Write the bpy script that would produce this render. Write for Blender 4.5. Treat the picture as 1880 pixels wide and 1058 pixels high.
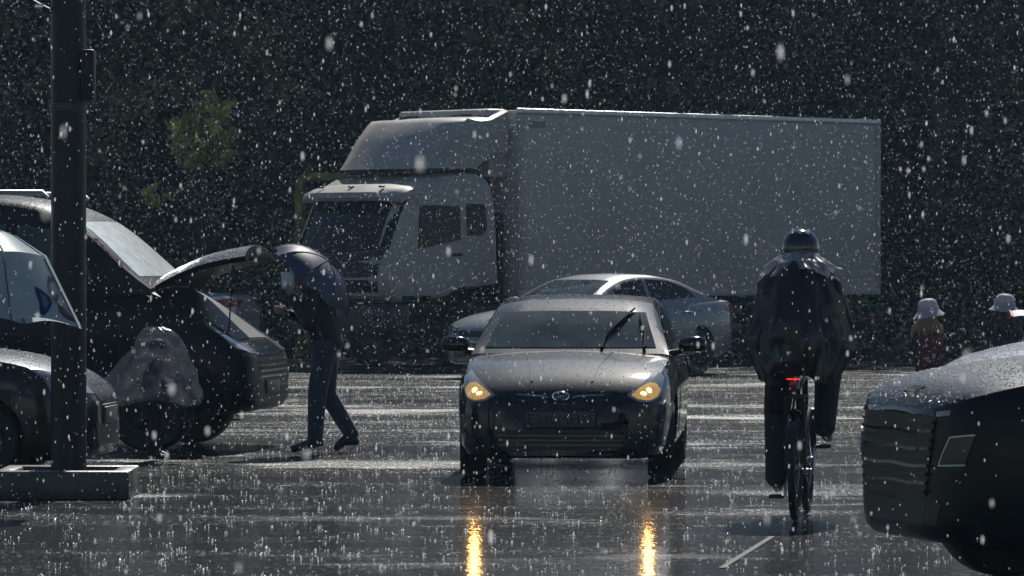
import bpy, bmesh, math, random
import numpy as np
from mathutils import Vector, Matrix
from mathutils.bvhtree import BVHTree

for o in list(bpy.data.objects):
    bpy.data.objects.remove(o, do_unlink=True)
SC = bpy.context.scene
COL = SC.collection
random.seed(7)
RNG = np.random.default_rng(11)
R = math.radians

# ------------------------------------------------------------------ camera
F = 8000.0            # focal length in photograph pixels (1880 wide)
HOR, CAMH = 470.0, 1.7
cam_d = bpy.data.cameras.new('camera')
cam_d.sensor_width = 36.0
cam_d.lens = F / 1880.0 * 36.0
cam_d.clip_start = 0.2
cam_d.clip_end = 2000.0
cam_d.dof.use_dof = True
cam_d.dof.focus_distance = 33.5
cam_d.dof.aperture_fstop = 14.0
cam = bpy.data.objects.new('camera', cam_d)
COL.objects.link(cam)
cam.location = (0, 0, CAMH)
cam.rotation_euler = (R(90) - math.atan((529 - HOR) / F), 0, 0)
SC.camera = cam

# ------------------------------------------------------------------ sky, sun, exposure
SUN_EL, SUN_AZ = 44.0, 10.0        # azimuth clockwise from the view direction (+Y)
world = bpy.data.worlds.new('World')
SC.world = world
world.use_nodes = True
wn = world.node_tree
bg = wn.nodes['Background']
sky = wn.nodes.new('ShaderNodeTexSky')
sky.sky_type = 'NISHITA'
sky.sun_disc = False
sky.sun_elevation = R(SUN_EL)
sky.sun_rotation = R(SUN_AZ)
sky.altitude = 100
sky.air_density = 1.0
sky.dust_density = 0.25
wn.links.new(sky.outputs[0], bg.inputs[0])
bg.inputs[1].default_value = 0.05
sun_d = bpy.data.lights.new('sun', 'SUN')
sun_d.energy = 5.0
sun_d.angle = R(0.6)
sun_d.color = (1.0, 0.965, 0.9)
sun = bpy.data.objects.new('sun', sun_d)
COL.objects.link(sun)
S_DIR = Vector((math.sin(R(SUN_AZ)) * math.cos(R(SUN_EL)), math.cos(R(SUN_AZ)) * math.cos(R(SUN_EL)), math.sin(R(SUN_EL))))
sun.rotation_euler = S_DIR.to_track_quat('Z', 'Y').to_euler()
sun.location = S_DIR * 60
SC.view_settings.view_transform = 'Standard'
SC.view_settings.look = 'None'
SC.view_settings.exposure = 0.05
SC.view_settings.gamma = 1.0
SC.view_settings.use_curve_mapping = False
SC.render.engine = 'CYCLES'
SC.cycles.use_denoising = True
SC.cycles.max_bounces = 6
SC.cycles.transparent_max_bounces = 12
SC.cycles.sample_clamp_indirect = 6.0
SC.cycles.caustics_reflective = False
SC.cycles.caustics_refractive = False

def P(u, v, d):
    """world point seen at photograph pixel u, v at depth d"""
    return Vector(((u - 940) / F * d, d, CAMH - (v - HOR) / F * d))

# ------------------------------------------------------------------ materials
MATS = {}
def mat(name, col, rough=0.5, metal=0.0, coat=0.0, spec=0.5, noise=0.0, nscale=8.0, bump=0.0, bscale=60.0, coat_rough=0.04, emit=None, estr=0.0, alpha=1.0, trans=0.0, rvar=0.0, sheen=0.0):
    m = bpy.data.materials.new(name)
    m.use_nodes = True
    nt = m.node_tree
    b = nt.nodes['Principled BSDF']
    b.inputs['Base Color'].default_value = (*col, 1)
    b.inputs['Roughness'].default_value = rough
    b.inputs['Metallic'].default_value = metal
    b.inputs['Coat Weight'].default_value = coat
    b.inputs['Coat Roughness'].default_value = coat_rough
    b.inputs['Specular IOR Level'].default_value = spec
    b.inputs['Alpha'].default_value = alpha
    b.inputs['Transmission Weight'].default_value = trans
    b.inputs['Sheen Weight'].default_value = sheen
    if emit:
        b.inputs['Emission Color'].default_value = (*emit, 1)
        b.inputs['Emission Strength'].default_value = estr
    tc = nt.nodes.new('ShaderNodeTexCoord')
    if noise > 0 or rvar > 0:
        n = nt.nodes.new('ShaderNodeTexNoise')
        n.inputs['Scale'].default_value = nscale
        n.inputs['Detail'].default_value = 5
        nt.links.new(tc.outputs['Object'], n.inputs['Vector'])
        if noise > 0:
            r = nt.nodes.new('ShaderNodeValToRGB')
            r.color_ramp.elements[0].position = 0.3
            r.color_ramp.elements[1].position = 0.7
            r.color_ramp.elements[0].color = (*[c * (1 - noise) for c in col], 1)
            r.color_ramp.elements[1].color = (*[min(1, c * (1 + noise)) for c in col], 1)
            nt.links.new(n.outputs['Fac'], r.inputs['Fac'])
            nt.links.new(r.outputs['Color'], b.inputs['Base Color'])
        if rvar > 0:
            mr = nt.nodes.new('ShaderNodeMapRange')
            mr.inputs['To Min'].default_value = max(0.02, rough - rvar)
            mr.inputs['To Max'].default_value = min(1, rough + rvar)
            nt.links.new(n.outputs['Fac'], mr.inputs['Value'])
            nt.links.new(mr.outputs[0], b.inputs['Roughness'])
    if bump > 0:
        n2 = nt.nodes.new('ShaderNodeTexNoise')
        n2.inputs['Scale'].default_value = bscale
        n2.inputs['Detail'].default_value = 4
        nt.links.new(tc.outputs['Object'], n2.inputs['Vector'])
        bp = nt.nodes.new('ShaderNodeBump')
        bp.inputs['Strength'].default_value = bump
        bp.inputs['Distance'].default_value = 0.01
        nt.links.new(n2.outputs['Fac'], bp.inputs['Height'])
        nt.links.new(bp.outputs[0], b.inputs['Normal'])
        if coat > 0:
            nt.links.new(bp.outputs[0], b.inputs['Coat Normal'])
    MATS[name] = m
    return m

def thin_mat(name, col, translucent=0.5, transparent=0.0, gloss=0.1, rough=0.2, noise=0.0, nscale=10):
    """thin sheets and drops: diffuse + light that passes through + some gloss"""
    m = bpy.data.materials.new(name)
    m.use_nodes = True
    nt = m.node_tree
    nt.nodes.clear()
    out = nt.nodes.new('ShaderNodeOutputMaterial')
    d = nt.nodes.new('ShaderNodeBsdfDiffuse')
    t = nt.nodes.new('ShaderNodeBsdfTranslucent')
    g = nt.nodes.new('ShaderNodeBsdfGlossy')
    tr = nt.nodes.new('ShaderNodeBsdfTransparent')
    g.inputs['Roughness'].default_value = rough
    for n in (d, t):
        n.inputs['Color'].default_value = (*col, 1)
    if noise > 0:
        tc = nt.nodes.new('ShaderNodeTexCoord')
        no = nt.nodes.new('ShaderNodeTexNoise')
        no.inputs['Scale'].default_value = nscale
        no.inputs['Detail'].default_value = 3
        nt.links.new(tc.outputs['Object'], no.inputs['Vector'])
        r = nt.nodes.new('ShaderNodeValToRGB')
        r.color_ramp.elements[0].position = 0.35
        r.color_ramp.elements[1].position = 0.65
        r.color_ramp.elements[0].color = (*[c * (1 - noise) for c in col], 1)
        r.color_ramp.elements[1].color = (*[min(1, c * (1 + noise)) for c in col], 1)
        nt.links.new(no.outputs['Fac'], r.inputs['Fac'])
        nt.links.new(r.outputs['Color'], d.inputs['Color'])
        nt.links.new(r.outputs['Color'], t.inputs['Color'])
    m1 = nt.nodes.new('ShaderNodeMixShader'); m1.inputs[0].default_value = translucent
    nt.links.new(d.outputs[0], m1.inputs[1]); nt.links.new(t.outputs[0], m1.inputs[2])
    m2 = nt.nodes.new('ShaderNodeMixShader'); m2.inputs[0].default_value = transparent
    nt.links.new(m1.outputs[0], m2.inputs[1]); nt.links.new(tr.outputs[0], m2.inputs[2])
    m3 = nt.nodes.new('ShaderNodeMixShader'); m3.inputs[0].default_value = gloss
    nt.links.new(m2.outputs[0], m3.inputs[1]); nt.links.new(g.outputs[0], m3.inputs[2])
    nt.links.new(m3.outputs[0], out.inputs[0])
    MATS[name] = m
    return m

mat('paint_midnight', (0.008, 0.01, 0.014), 0.5, 0.0, 1.0, coat_rough=0.06, spec=0.05, noise=0.1, nscale=40)
mat('paint_black', (0.004, 0.005, 0.006), 0.4, 0.0, 0.2, coat_rough=0.12, spec=0.2, rvar=0.08, nscale=5)
mat('paint_graphite', (0.008, 0.009, 0.011), 0.45, 0.0, 1.0, spec=0.2, coat_rough=0.12, noise=0.1, nscale=40)
mat('paint_silver', (0.19, 0.205, 0.23), 0.38, 0.35, 0.8, noise=0.04, nscale=30)
mat('paint_white', (0.72, 0.74, 0.76), 0.3, 0.0, 0.8, noise=0.04, nscale=3)
mat('sticker_faded', (0.32, 0.25, 0.245), 0.5)
mat('truck_white', (0.41, 0.395, 0.37), 0.45, 0.0, 0.1, noise=0.1, nscale=1.6, rvar=0.1)
mat('truck_box_white', (0.52, 0.49, 0.455), 0.55, 0.0, 0.0, noise=0.09, nscale=0.9, rvar=0.1)
mat('aluminium', (0.55, 0.58, 0.6), 0.35, 0.9, noise=0.1, nscale=10)
mat('steel_dark', (0.05, 0.052, 0.055), 0.4, 0.7, noise=0.3, nscale=12)
mat('chrome', (0.6, 0.62, 0.65), 0.12, 1.0)
mat('black_plastic', (0.012, 0.012, 0.013), 0.42, noise=0.15, nscale=30)
mat('gloss_black', (0.006, 0.006, 0.007), 0.12, coat=0.5)
mat('matte_black', (0.008, 0.008, 0.009), 0.8, spec=0.08)
mat('rubber', (0.012, 0.012, 0.012), 0.6, noise=0.25, nscale=25, bump=0.2, bscale=90)
mat('glass_dark', (0.008, 0.011, 0.013), 0.12, spec=0.3)
mat('glass_windscreen', (0.042, 0.056, 0.06), 0.04, spec=0.6, noise=0.35, nscale=5)
mat('glass_wet_glare', (0.72, 0.78, 0.74), 0.3, spec=0.9, coat=0.6, coat_rough=0.1, noise=0.25, nscale=9, bump=0.15, bscale=70)  # wet glass whitened: sky reflection and sun are put into its colour
mat('lamp_lens', (0.35, 0.37, 0.4), 0.1, 0.2, 0.8)
mat('lamp_glass_dark', (0.025, 0.028, 0.034), 0.1, 0.0, 0.3, spec=0.3)
mat('lamp_warm', (0.8, 0.5, 0.2), 0.2, emit=(1.0, 0.56, 0.17), estr=0.35, noise=0.4, nscale=30)
mat('lamp_bulb', (1, 0.8, 0.5), 0.2, emit=(1.0, 0.64, 0.24), estr=4.0)
mat('red_lens', (0.35, 0.012, 0.02), 0.15, coat=0.6)
mat('red_lit', (0.5, 0.02, 0.02), 0.2, emit=(1.0, 0.04, 0.03), estr=1.1)
mat('plate_white', (0.09, 0.093, 0.09), 0.4, noise=0.15, nscale=20)
mat('print_black', (0.01, 0.01, 0.012), 0.5)
mat('concrete', (0.05, 0.05, 0.048), 0.5, noise=0.3, nscale=9, bump=0.3, bscale=50, coat=0.5, coat_rough=0.3)
mat('pole_paint', (0.009, 0.011, 0.013), 0.45, 0.2, noise=0.3, nscale=7, rvar=0.1)
mat('soil', (0.03, 0.025, 0.02), 0.7, noise=0.4, nscale=30, bump=0.6, bscale=40)
mat('denim', (0.03, 0.045, 0.075), 0.75, noise=0.25, nscale=30, bump=0.4, bscale=25, sheen=0.2)
mat('cloth_black', (0.012, 0.013, 0.016), 0.7, noise=0.25, nscale=20, bump=0.4, bscale=20)
mat('cloth_navy', (0.015, 0.02, 0.035), 0.6, noise=0.2, nscale=20, bump=0.4, bscale=20)
mat('cloth_green', (0.02, 0.05, 0.03), 0.8, noise=0.5, nscale=18, bump=0.3, bscale=25)
mat('cloth_red', (0.12, 0.02, 0.022), 0.7, noise=0.3, nscale=14)
mat('cloth_wine', (0.14, 0.025, 0.03), 0.8, noise=0.3, nscale=14, bump=0.3, bscale=25)
mat('leather_black', (0.012, 0.011, 0.011), 0.35, noise=0.2, nscale=20)
mat('skin', (0.42, 0.26, 0.19), 0.5, noise=0.08, nscale=12)
mat('hair_dark', (0.012, 0.009, 0.007), 0.45, bump=0.5, bscale=120)
mat('hair_blond', (0.34, 0.2, 0.085), 0.45, noise=0.3, nscale=40, bump=0.5, bscale=120)
thin_mat('hat_cloth', (0.62, 0.62, 0.68), 0.35, 0, 0.03, 0.5, noise=0.06, nscale=12)
mat('helmet_black', (0.008, 0.008, 0.009), 0.16, coat=1.0)
mat('yellow_pipe', (0.2, 0.17, 0.03), 0.45, noise=0.3, nscale=6)
mat('paper', (0.62, 0.68, 0.66), 0.4, coat=0.3)
mat('road_paint', (0.05, 0.05, 0.048), 0.6, spec=0.12, noise=0.6, nscale=30)
thin_mat('umbrella_navy', (0.04, 0.055, 0.12), 0.35, 0, 0.1, 0.5, noise=0.12, nscale=8)
thin_mat('umbrella_white', (0.46, 0.55, 0.6), 0.5, 0, 0.03, 0.35, noise=0.06, nscale=5)
thin_mat('umbrella_clear', (0.5, 0.53, 0.56), 0.5, 0.9, 0.05, 0.2)
thin_mat('cape_film', (0.008, 0.009, 0.011), 0.3, 0.0, 0.075, 0.32, noise=0.3, nscale=9)
thin_mat('poncho_film', (0.10, 0.105, 0.115), 0.45, 0.45, 0.1, 0.22, noise=0.5, nscale=9)
thin_mat('cape_collar', (0.34, 0.36, 0.39), 0.4, 0.25, 0.18, 0.22, noise=0.4, nscale=20)
thin_mat('print_blue', (0.025, 0.05, 0.16), 0.4, 0, 0.02)
thin_mat('print_sky', (0.12, 0.25, 0.38), 0.4, 0, 0.02)
thin_mat('print_brown', (0.11, 0.085, 0.09), 0.4, 0, 0.02, noise=0.5, nscale=14)
thin_mat('print_grey', (0.24, 0.22, 0.24), 0.4, 0, 0.02, noise=0.4, nscale=20)
mat('stroller_grey', (0.22, 0.24, 0.28), 0.6, noise=0.2, nscale=15)
mat('stroller_red', (0.45, 0.03, 0.04), 0.5)
mat('bark', (0.05, 0.04, 0.03), 0.8, noise=0.4, nscale=6, bump=0.6, bscale=15)
thin_mat('leaf_dark', (0.03, 0.05, 0.024), 0.14, 0, 0.035, 0.4, noise=0.6, nscale=0.5)
thin_mat('leaf_mid', (0.085, 0.115, 0.045), 0.2, 0, 0.035, 0.4, noise=0.5, nscale=0.5)
thin_mat('leaf_sun_tint', (0.5, 0.53, 0.14), 0.45, 0, 0.03, 0.4, noise=0.45, nscale=3)  # sunlight on the leaves is put into this pale yellow green
thin_mat('rain_water', (0.97, 0.98, 1.0), 0.85, 0.5, 0.12, 0.2)
thin_mat('splash_water', (0.95, 0.97, 1.0), 0.8, 0.5, 0.15, 0.2)
mat('bead_water_glint', (0.55, 0.57, 0.59), 0.1, spec=0.9, trans=0.0, coat=1.0)  # pale base puts the sunlit wet sheen into the bead colour

# ------------------------------------------------------------------ mesh helpers
def obj(name, verts, faces, m, parent=None, smooth=40, **props):
    me = bpy.data.meshes.new(name)
    me.from_pydata([tuple(v) for v in verts], [], faces)
    me.validate()
    me.update()
    if smooth:
        me.polygons.foreach_set('use_smooth', [True] * len(me.polygons))
        if smooth < 180:
            me.set_sharp_from_angle(angle=R(smooth))
    me.materials.append(MATS[m] if isinstance(m, str) else m)
    o = bpy.data.objects.new(name, me)
    COL.objects.link(o)
    if parent is not None:
        o.parent = parent
    for k, v in props.items():
        o[k] = v
    return o

def thing(name, label, cat, loc, rz=0.0, group=None):
    o = bpy.data.objects.new(name, None)
    o.empty_display_size = 0.2
    COL.objects.link(o)
    o.location = loc
    o.rotation_euler = (0, 0, rz)
    o['label'] = label
    o['category'] = cat
    if group:
        o['group'] = group
    return o

def tag(o, label, cat, group=None):
    o['label'] = label
    o['category'] = cat
    if group:
        o['group'] = group
    return o

class MB:
    """collects shapes into one mesh"""
    def __init__(self):
        self.v, self.f = [], []
    def add(self, v, f):
        n = len(self.v)
        self.v += [Vector(p) for p in v]
        self.f += [tuple(i + n for i in q) for q in f]
        return self
    def box(self, c, s, bev=0.0, rot=None):
        bm = bmesh.new()
        bmesh.ops.create_cube(bm, size=1)
        for v in bm.verts:
            v.co = Vector((v.co.x * s[0], v.co.y * s[1], v.co.z * s[2]))
        if bev > 0:
            bmesh.ops.bevel(bm, geom=list(bm.edges), offset=bev, segments=2, affect='EDGES', profile=0.5)
        M = Matrix.Translation(c) @ (rot if rot is not None else Matrix())
        bm.verts.index_update()
        self.add([M @ v.co for v in bm.verts], [[l.index for l in f.verts] for f in bm.faces])
        bm.free()
        return self
    def tube(self, pts, rad, n=8, cap=True):
        pts = [Vector(p) for p in pts]
        if not hasattr(rad, '__len__'):
            rad = [rad] * len(pts)
        V, Fc = [], []
        up = None
        for i, p in enumerate(pts):
            t = (pts[min(i + 1, len(pts) - 1)] - pts[max(i - 1, 0)]).normalized()
            if up is None:
                up = t.orthogonal().normalized()
            up = (up - t * up.dot(t))
            up = up.normalized() if up.length > 1e-6 else t.orthogonal().normalized()
            b = t.cross(up)
            for k in range(n):
                a = 2 * math.pi * k / n
                V.append(p + (up * math.cos(a) + b * math.sin(a)) * rad[i])
        for i in range(len(pts) - 1):
            for k in range(n):
                Fc.append((i * n + k, i * n + (k + 1) % n, (i + 1) * n + (k + 1) % n, (i + 1) * n + k))
        if cap:
            Fc.append(tuple(range(n))[::-1])
            Fc.append(tuple(range((len(pts) - 1) * n, len(pts) * n)))
        return self.add(V, Fc)
    def lathe(self, prof, c=(0, 0, 0), axis='z', n=24, rot=None):
        V, Fc = [], []
        m = len(prof)
        for k in range(n):
            a = 2 * math.pi * k / n
            for r, h in prof:
                x, y = r * math.cos(a), r * math.sin(a)
                p = Vector((x, y, h)) if axis == 'z' else (Vector((x, h, y)) if axis == 'y' else Vector((h, x, y)))
                if rot is not None:
                    p = rot @ p
                V.append(p + Vector(c))
        for k in range(n):
            for i in range(m - 1):
                a, b = k * m + i, ((k + 1) % n) * m + i
                Fc.append((a, b, b + 1, a + 1))
        return self.add(V, Fc)
    def ball(self, c, r, nu=10, nv=7, rot=None):
        r = (r, r, r) if not hasattr(r, '__len__') else r
        V, Fc = [], []
        for j in range(nv + 1):
            th = math.pi * j / nv
            for i in range(nu):
                a = 2 * math.pi * i / nu
                p = Vector((r[0] * math.sin(th) * math.cos(a), r[1] * math.sin(th) * math.sin(a), r[2] * math.cos(th)))
                if rot is not None:
                    p = rot @ p
                V.append(p + Vector(c))
        for j in range(nv):
            for i in range(nu):
                Fc.append((j * nu + i, (j + 1) * nu + i, (j + 1) * nu + (i + 1) % nu, j * nu + (i + 1) % nu))
        return self.add(V, Fc)
    def capsule(self, p0, r0, p1, r1, n=10):
        p0, p1 = Vector(p0), Vector(p1)
        t = (p1 - p0)
        L = max(t.length, 1e-5)
        t /= L
        pts, rad = [], []
        for a in (-80, -50, -20):
            pts.append(p0 + t * r0 * math.sin(R(a))); rad.append(r0 * math.cos(R(a)))
        for a in (20, 50, 80):
            pts.append(p1 + t * r1 * math.sin(R(a))); rad.append(r1 * math.cos(R(a)))
        return self.tube(pts, rad, n)
    def obj(self, name, m, parent=None, smooth=40, **props):
        return obj(name, self.v, self.f, m, parent, smooth, **props)

def remeshed(name, mb, m, parent, voxel=0.012, smooth_it=4, **props):
    """one continuous surface grown over overlapping shapes"""
    me = bpy.data.meshes.new('tmp')
    me.from_pydata([tuple(v) for v in mb.v], [], mb.f)
    t = bpy.data.objects.new('tmp', me)
    COL.objects.link(t)
    md = t.modifiers.new('r', 'REMESH'); md.mode = 'VOXEL'; md.voxel_size = voxel
    if smooth_it:
        ms = t.modifiers.new('s', 'SMOOTH'); ms.iterations = smooth_it; ms.factor = 0.5
    dg = bpy.context.evaluated_depsgraph_get()
    e = bpy.data.meshes.new_from_object(t.evaluated_get(dg))
    bpy.data.objects.remove(t, do_unlink=True)
    bpy.data.meshes.remove(me)
    e.name = name
    e.materials.clear()
    e.materials.append(MATS[m])
    e.polygons.foreach_set('use_smooth', [True] * len(e.polygons))
    o = bpy.data.objects.new(name, e)
    COL.objects.link(o)
    if parent is not None:
        o.parent = parent
    for k, v in props.items():
        o[k] = v
    return o

def boolean_cut(me_v, me_f, cut):
    a = bpy.data.meshes.new('a'); a.from_pydata([tuple(v) for v in me_v], [], me_f); a.validate()
    b = bpy.data.meshes.new('b'); b.from_pydata([tuple(v) for v in cut.v], [], cut.f); b.validate()
    for me in (a, b):
        bm = bmesh.new(); bm.from_mesh(me); bmesh.ops.recalc_face_normals(bm, faces=bm.faces); bm.to_mesh(me); bm.free()
    oa = bpy.data.objects.new('a', a); ob = bpy.data.objects.new('b', b)
    COL.objects.link(oa); COL.objects.link(ob)
    md = oa.modifiers.new('x', 'BOOLEAN'); md.operation = 'DIFFERENCE'; md.object = ob; md.solver = 'EXACT'
    dg = bpy.context.evaluated_depsgraph_get()
    e = bpy.data.meshes.new_from_object(oa.evaluated_get(dg))
    v = [x.co.copy() for x in e.vertices]
    f = [tuple(p.vertices) for p in e.polygons]
    for o in (oa, ob):
        bpy.data.objects.remove(o, do_unlink=True)
    for me in (a, b, e):
        bpy.data.meshes.remove(me)
    return v, f

def loft(rings, cap=True, closed=True):
    n = len(rings[0])
    V = [Vector(p) for r in rings for p in r]
    Fc = []
    for i in range(len(rings) - 1):
        for k in range(n if closed else n - 1):
            Fc.append((i * n + k, i * n + (k + 1) % n, (i + 1) * n + (k + 1) % n, (i + 1) * n + k))
    if cap:
        Fc.append(tuple(range(n))[::-1])
        Fc.append(tuple(range((len(rings) - 1) * n, len(rings) * n)))
    return V, Fc

def resample(pl, n):
    pl = np.array(pl, float)
    if len(pl) == 1:
        return np.repeat(pl, n, 0)
    d = np.r_[0, np.cumsum(np.linalg.norm(np.diff(pl, axis=0), axis=1))]
    t = np.linspace(0, d[-1], n)
    return np.stack([np.interp(t, d, pl[:, k]) for k in range(pl.shape[1])], 1)

AX = {'front': (Vector((1, 0, 0)), lambda a, b: Vector((9, a, b))), 'rear': (Vector((-1, 0, 0)), lambda a, b: Vector((-19, a, b))),
      'left': (Vector((0, 1, 0)), lambda a, b: Vector((a, 9, b))), 'right': (Vector((0, -1, 0)), lambda a, b: Vector((a, -9, b))),
      'top': (Vector((0, 0, 1)), lambda a, b: Vector((a, b, 9)))}

def patch(name, bvh, top, bot, axis, m, parent, off=0.004, nu=12, nv=6, thick=0.012, smooth=40, **props):
    """a panel that hugs the surface under it: outline given by an upper and a lower line, seen along an axis"""
    a, b = resample(top, nu), resample(bot, nu)
    dirv, mk = AX[axis]
    out, inn = [], []
    for j in range(nv):
        w = j / (nv - 1)
        for i in range(nu):
            q = a[i] * (1 - w) + b[i] * w
            o = mk(q[0], q[1])
            h, n, _, _ = bvh.ray_cast(o, -dirv)
            if h is None:
                h, n, _, _ = bvh.find_nearest(o - dirv * (9 - 0.5 if axis != 'rear' else 15))
            if n.dot(dirv) < 0:
                n = -n
            out.append(h + n * off)
            inn.append(h - n * thick)
    V = out + inn
    N = nu * nv
    Fc = []
    for j in range(nv - 1):
        for i in range(nu - 1):
            p = j * nu + i
            Fc.append((p, p + 1, p + nu + 1, p + nu))
    ring = [i for i in range(nu)] + [j * nu + nu - 1 for j in range(1, nv)] + [(nv - 1) * nu + i for i in range(nu - 2, -1, -1)] + [j * nu for j in range(nv - 2, 0, -1)]
    for k in range(len(ring)):
        p, q = ring[k], ring[(k + 1) % len(ring)]
        Fc.append((p, p + N, q + N, q))
    return obj(name, V, Fc, m, parent, smooth, **props)

def text_mesh(s, size):
    cu = bpy.data.curves.new('t', 'FONT')
    cu.body = s
    cu.size = size
    cu.extrude = 0.002
    cu.align_x = 'CENTER'
    cu.align_y = 'CENTER'
    o = bpy.data.objects.new('t', cu)
    COL.objects.link(o)
    dg = bpy.context.evaluated_depsgraph_get()
    me = bpy.data.meshes.new_from_object(o.evaluated_get(dg))
    v = [x.co.copy() for x in me.vertices]
    f = [tuple(p.vertices) for p in me.polygons]
    bpy.data.objects.remove(o, do_unlink=True)
    bpy.data.meshes.remove(me)
    return v, f

# ================================================================== the setting
def ground_material():
    m = bpy.data.materials.new('wet_asphalt')
    m.use_nodes = True
    nt = m.node_tree
    L = nt.links.new
    b = nt.nodes['Principled BSDF']
    geo = nt.nodes.new('ShaderNodeNewGeometry')
    def noise(scale, detail=4, stretch=(1, 1, 1), rough=0.55):
        mp = nt.nodes.new('ShaderNodeMapping')
        mp.inputs['Scale'].default_value = stretch
        L(geo.outputs['Position'], mp.inputs['Vector'])
        n = nt.nodes.new('ShaderNodeTexNoise')
        n.inputs['Scale'].default_value = scale
        n.inputs['Detail'].default_value = detail
        n.inputs['Roughness'].default_value = rough
        L(mp.outputs[0], n.inputs['Vector'])
        return n.outputs['Fac']
    def ramp(fac, p0, p1, c0, c1):
        r = nt.nodes.new('ShaderNodeMapRange')
        r.inputs['From Min'].default_value = p0; r.inputs['From Max'].default_value = p1
        r.inputs['To Min'].default_value = c0; r.inputs['To Max'].default_value = c1
        L(fac, r.inputs['Value'])
        return r.outputs[0]
    # colour: dark asphalt with patches and stone grain
    cr = nt.nodes.new('ShaderNodeValToRGB')
    cr.color_ramp.elements[0].position = 0.3; cr.color_ramp.elements[1].position = 0.75
    cr.color_ramp.elements[0].color = (0.008, 0.0085, 0.0095, 1)
    cr.color_ramp.elements[1].color = (0.022, 0.023, 0.025, 1)
    L(noise(1.3, 8, (1, 1, 1), 0.7), cr.inputs['Fac'])
    L(cr.outputs[0], b.inputs['Base Color'])
    # standing water against wet but open-textured asphalt
    # water mask grows towards the viewer, painting in the fall-off of sun sheen
    sp = nt.nodes.new('ShaderNodeSeparateXYZ')
    L(geo.outputs['Position'], sp.inputs[0])
    low = ramp(sp.outputs['Y'], 27, 41, 0.2, -0.03)
    ad = nt.nodes.new('ShaderNodeMath'); ad.operation = 'ADD'
    L(noise(0.55, 6, (0.5, 0.75, 1), 0.6), ad.inputs[0]); L(low, ad.inputs[1])
    water = ramp(ad.outputs[0], 0.46, 0.6, 0, 1)
    rr = nt.nodes.new('ShaderNodeMapRange')
    rr.inputs['To Min'].default_value = 0.58; rr.inputs['To Max'].default_value = 0.36
    L(water, rr.inputs['Value'])
    L(rr.outputs[0], b.inputs['Roughness'])
    speck = ramp(noise(34, 2, (1, 0.14, 1)), 0.52, 0.66, 0.0, 1.0)
    sheet = ramp(noise(0.55, 7, (0.42, 0.8, 1), 0.66), 0.54, 0.635, 0.0, 1.0)
    streak = ramp(noise(1.3, 6, (0.16, 1.3, 1), 0.7), 0.46, 0.67, 0.0, 1.0)
    def mul(p, q):
        k = nt.nodes.new('ShaderNodeMath'); k.operation = 'MULTIPLY'
        L(p, k.inputs[0]); L(q, k.inputs[1])
        return k.outputs[0]
    def add(p, q):
        k = nt.nodes.new('ShaderNodeMath'); k.operation = 'ADD'; k.use_clamp = True
        L(p, k.inputs[0]); L(q, k.inputs[1])
        return k.outputs[0]
    # churned film: long sheets, streaks and single wavelets that throw the sun back
    churn = mul(add(add(mul(sheet, ramp(speck, 0, 1, 0.55, 1.0)), mul(streak, ramp(speck, 0, 1, 0.12, 0.8))), mul(speck, ramp(water, 0, 1, 0.16, 0.1))), ramp(water, 0, 1, 1.0, 0.55))
    c2 = mul(churn, churn)
    L(ramp(c2, 0, 1, 0.012, 2.6), b.inputs['Specular IOR Level'])
    L(ramp(c2, 0, 1, 0.08, 0.36), b.inputs['Coat Roughness'])
    b.inputs['Coat Weight'].default_value = 0.7
    cw = nt.nodes.new('ShaderNodeMapRange')
    cw.inputs['To Min'].default_value = 0.25; cw.inputs['To Max'].default_value = 0.95
    L(water, cw.inputs['Value'])
    L(cw.outputs[0], b.inputs['Coat Weight'])
    b.inputs['Coat IOR'].default_value = 1.33
    # stones and rain-struck water
    b1 = nt.nodes.new('ShaderNodeBump')
    b1.inputs['Strength'].default_value = 0.9; b1.inputs['Distance'].default_value = 0.02
    L(noise(45, 3), b1.inputs['Height'])
    b0 = nt.nodes.new('ShaderNodeBump')
    b0.inputs['Strength'].default_value = 0.5; b0.inputs['Distance'].default_value = 0.05
    L(noise(1.6, 3, (1, 0.6, 1)), b0.inputs['Height'])
    L(b0.outputs[0], b1.inputs['Normal'])
    L(b1.outputs[0], b.inputs['Normal'])
    b2 = nt.nodes.new('ShaderNodeBump')
    b2.inputs['Strength'].default_value = 0.35; b2.inputs['Distance'].default_value = 0.008
    L(noise(11, 3), b2.inputs['Height'])
    L(b2.outputs[0], b.inputs['Coat Normal'])
    MATS['wet_asphalt'] = m
ground_material()
GX = [-600, -60, -20, -8, 0, 8, 20, 60, 600]
GY = [-200, -20, 0, 20, 40, 60, 80, 120, 300, 900]
gv = [(x, y, 0.0) for y in GY for x in GX]
gf = [(j * len(GX) + i, j * len(GX) + i + 1, (j + 1) * len(GX) + i + 1, (j + 1) * len(GX) + i) for j in range(len(GY) - 1) for i in range(len(GX) - 1)]
obj('ground', gv, gf, 'wet_asphalt', None, 0, kind='structure')

# faint painted parking line near the cyclist
def ground_at(u, v):
    d = F * CAMH / (v - HOR)
    return Vector(((u - 940) / F * d, d, 0))
a, b_ = ground_at(1325, 1044), ground_at(1418, 986)
n_ = Vector((-(b_ - a).y, (b_ - a).x, 0)).normalized() * 0.018
pv = [a - n_, a + n_, b_ + n_, b_ - n_]
obj('painted_line', [p + Vector((0, 0, 0.004)) for p in pv], [(0, 1, 2, 3)], 'road_paint', None, 0, kind='structure')

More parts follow.
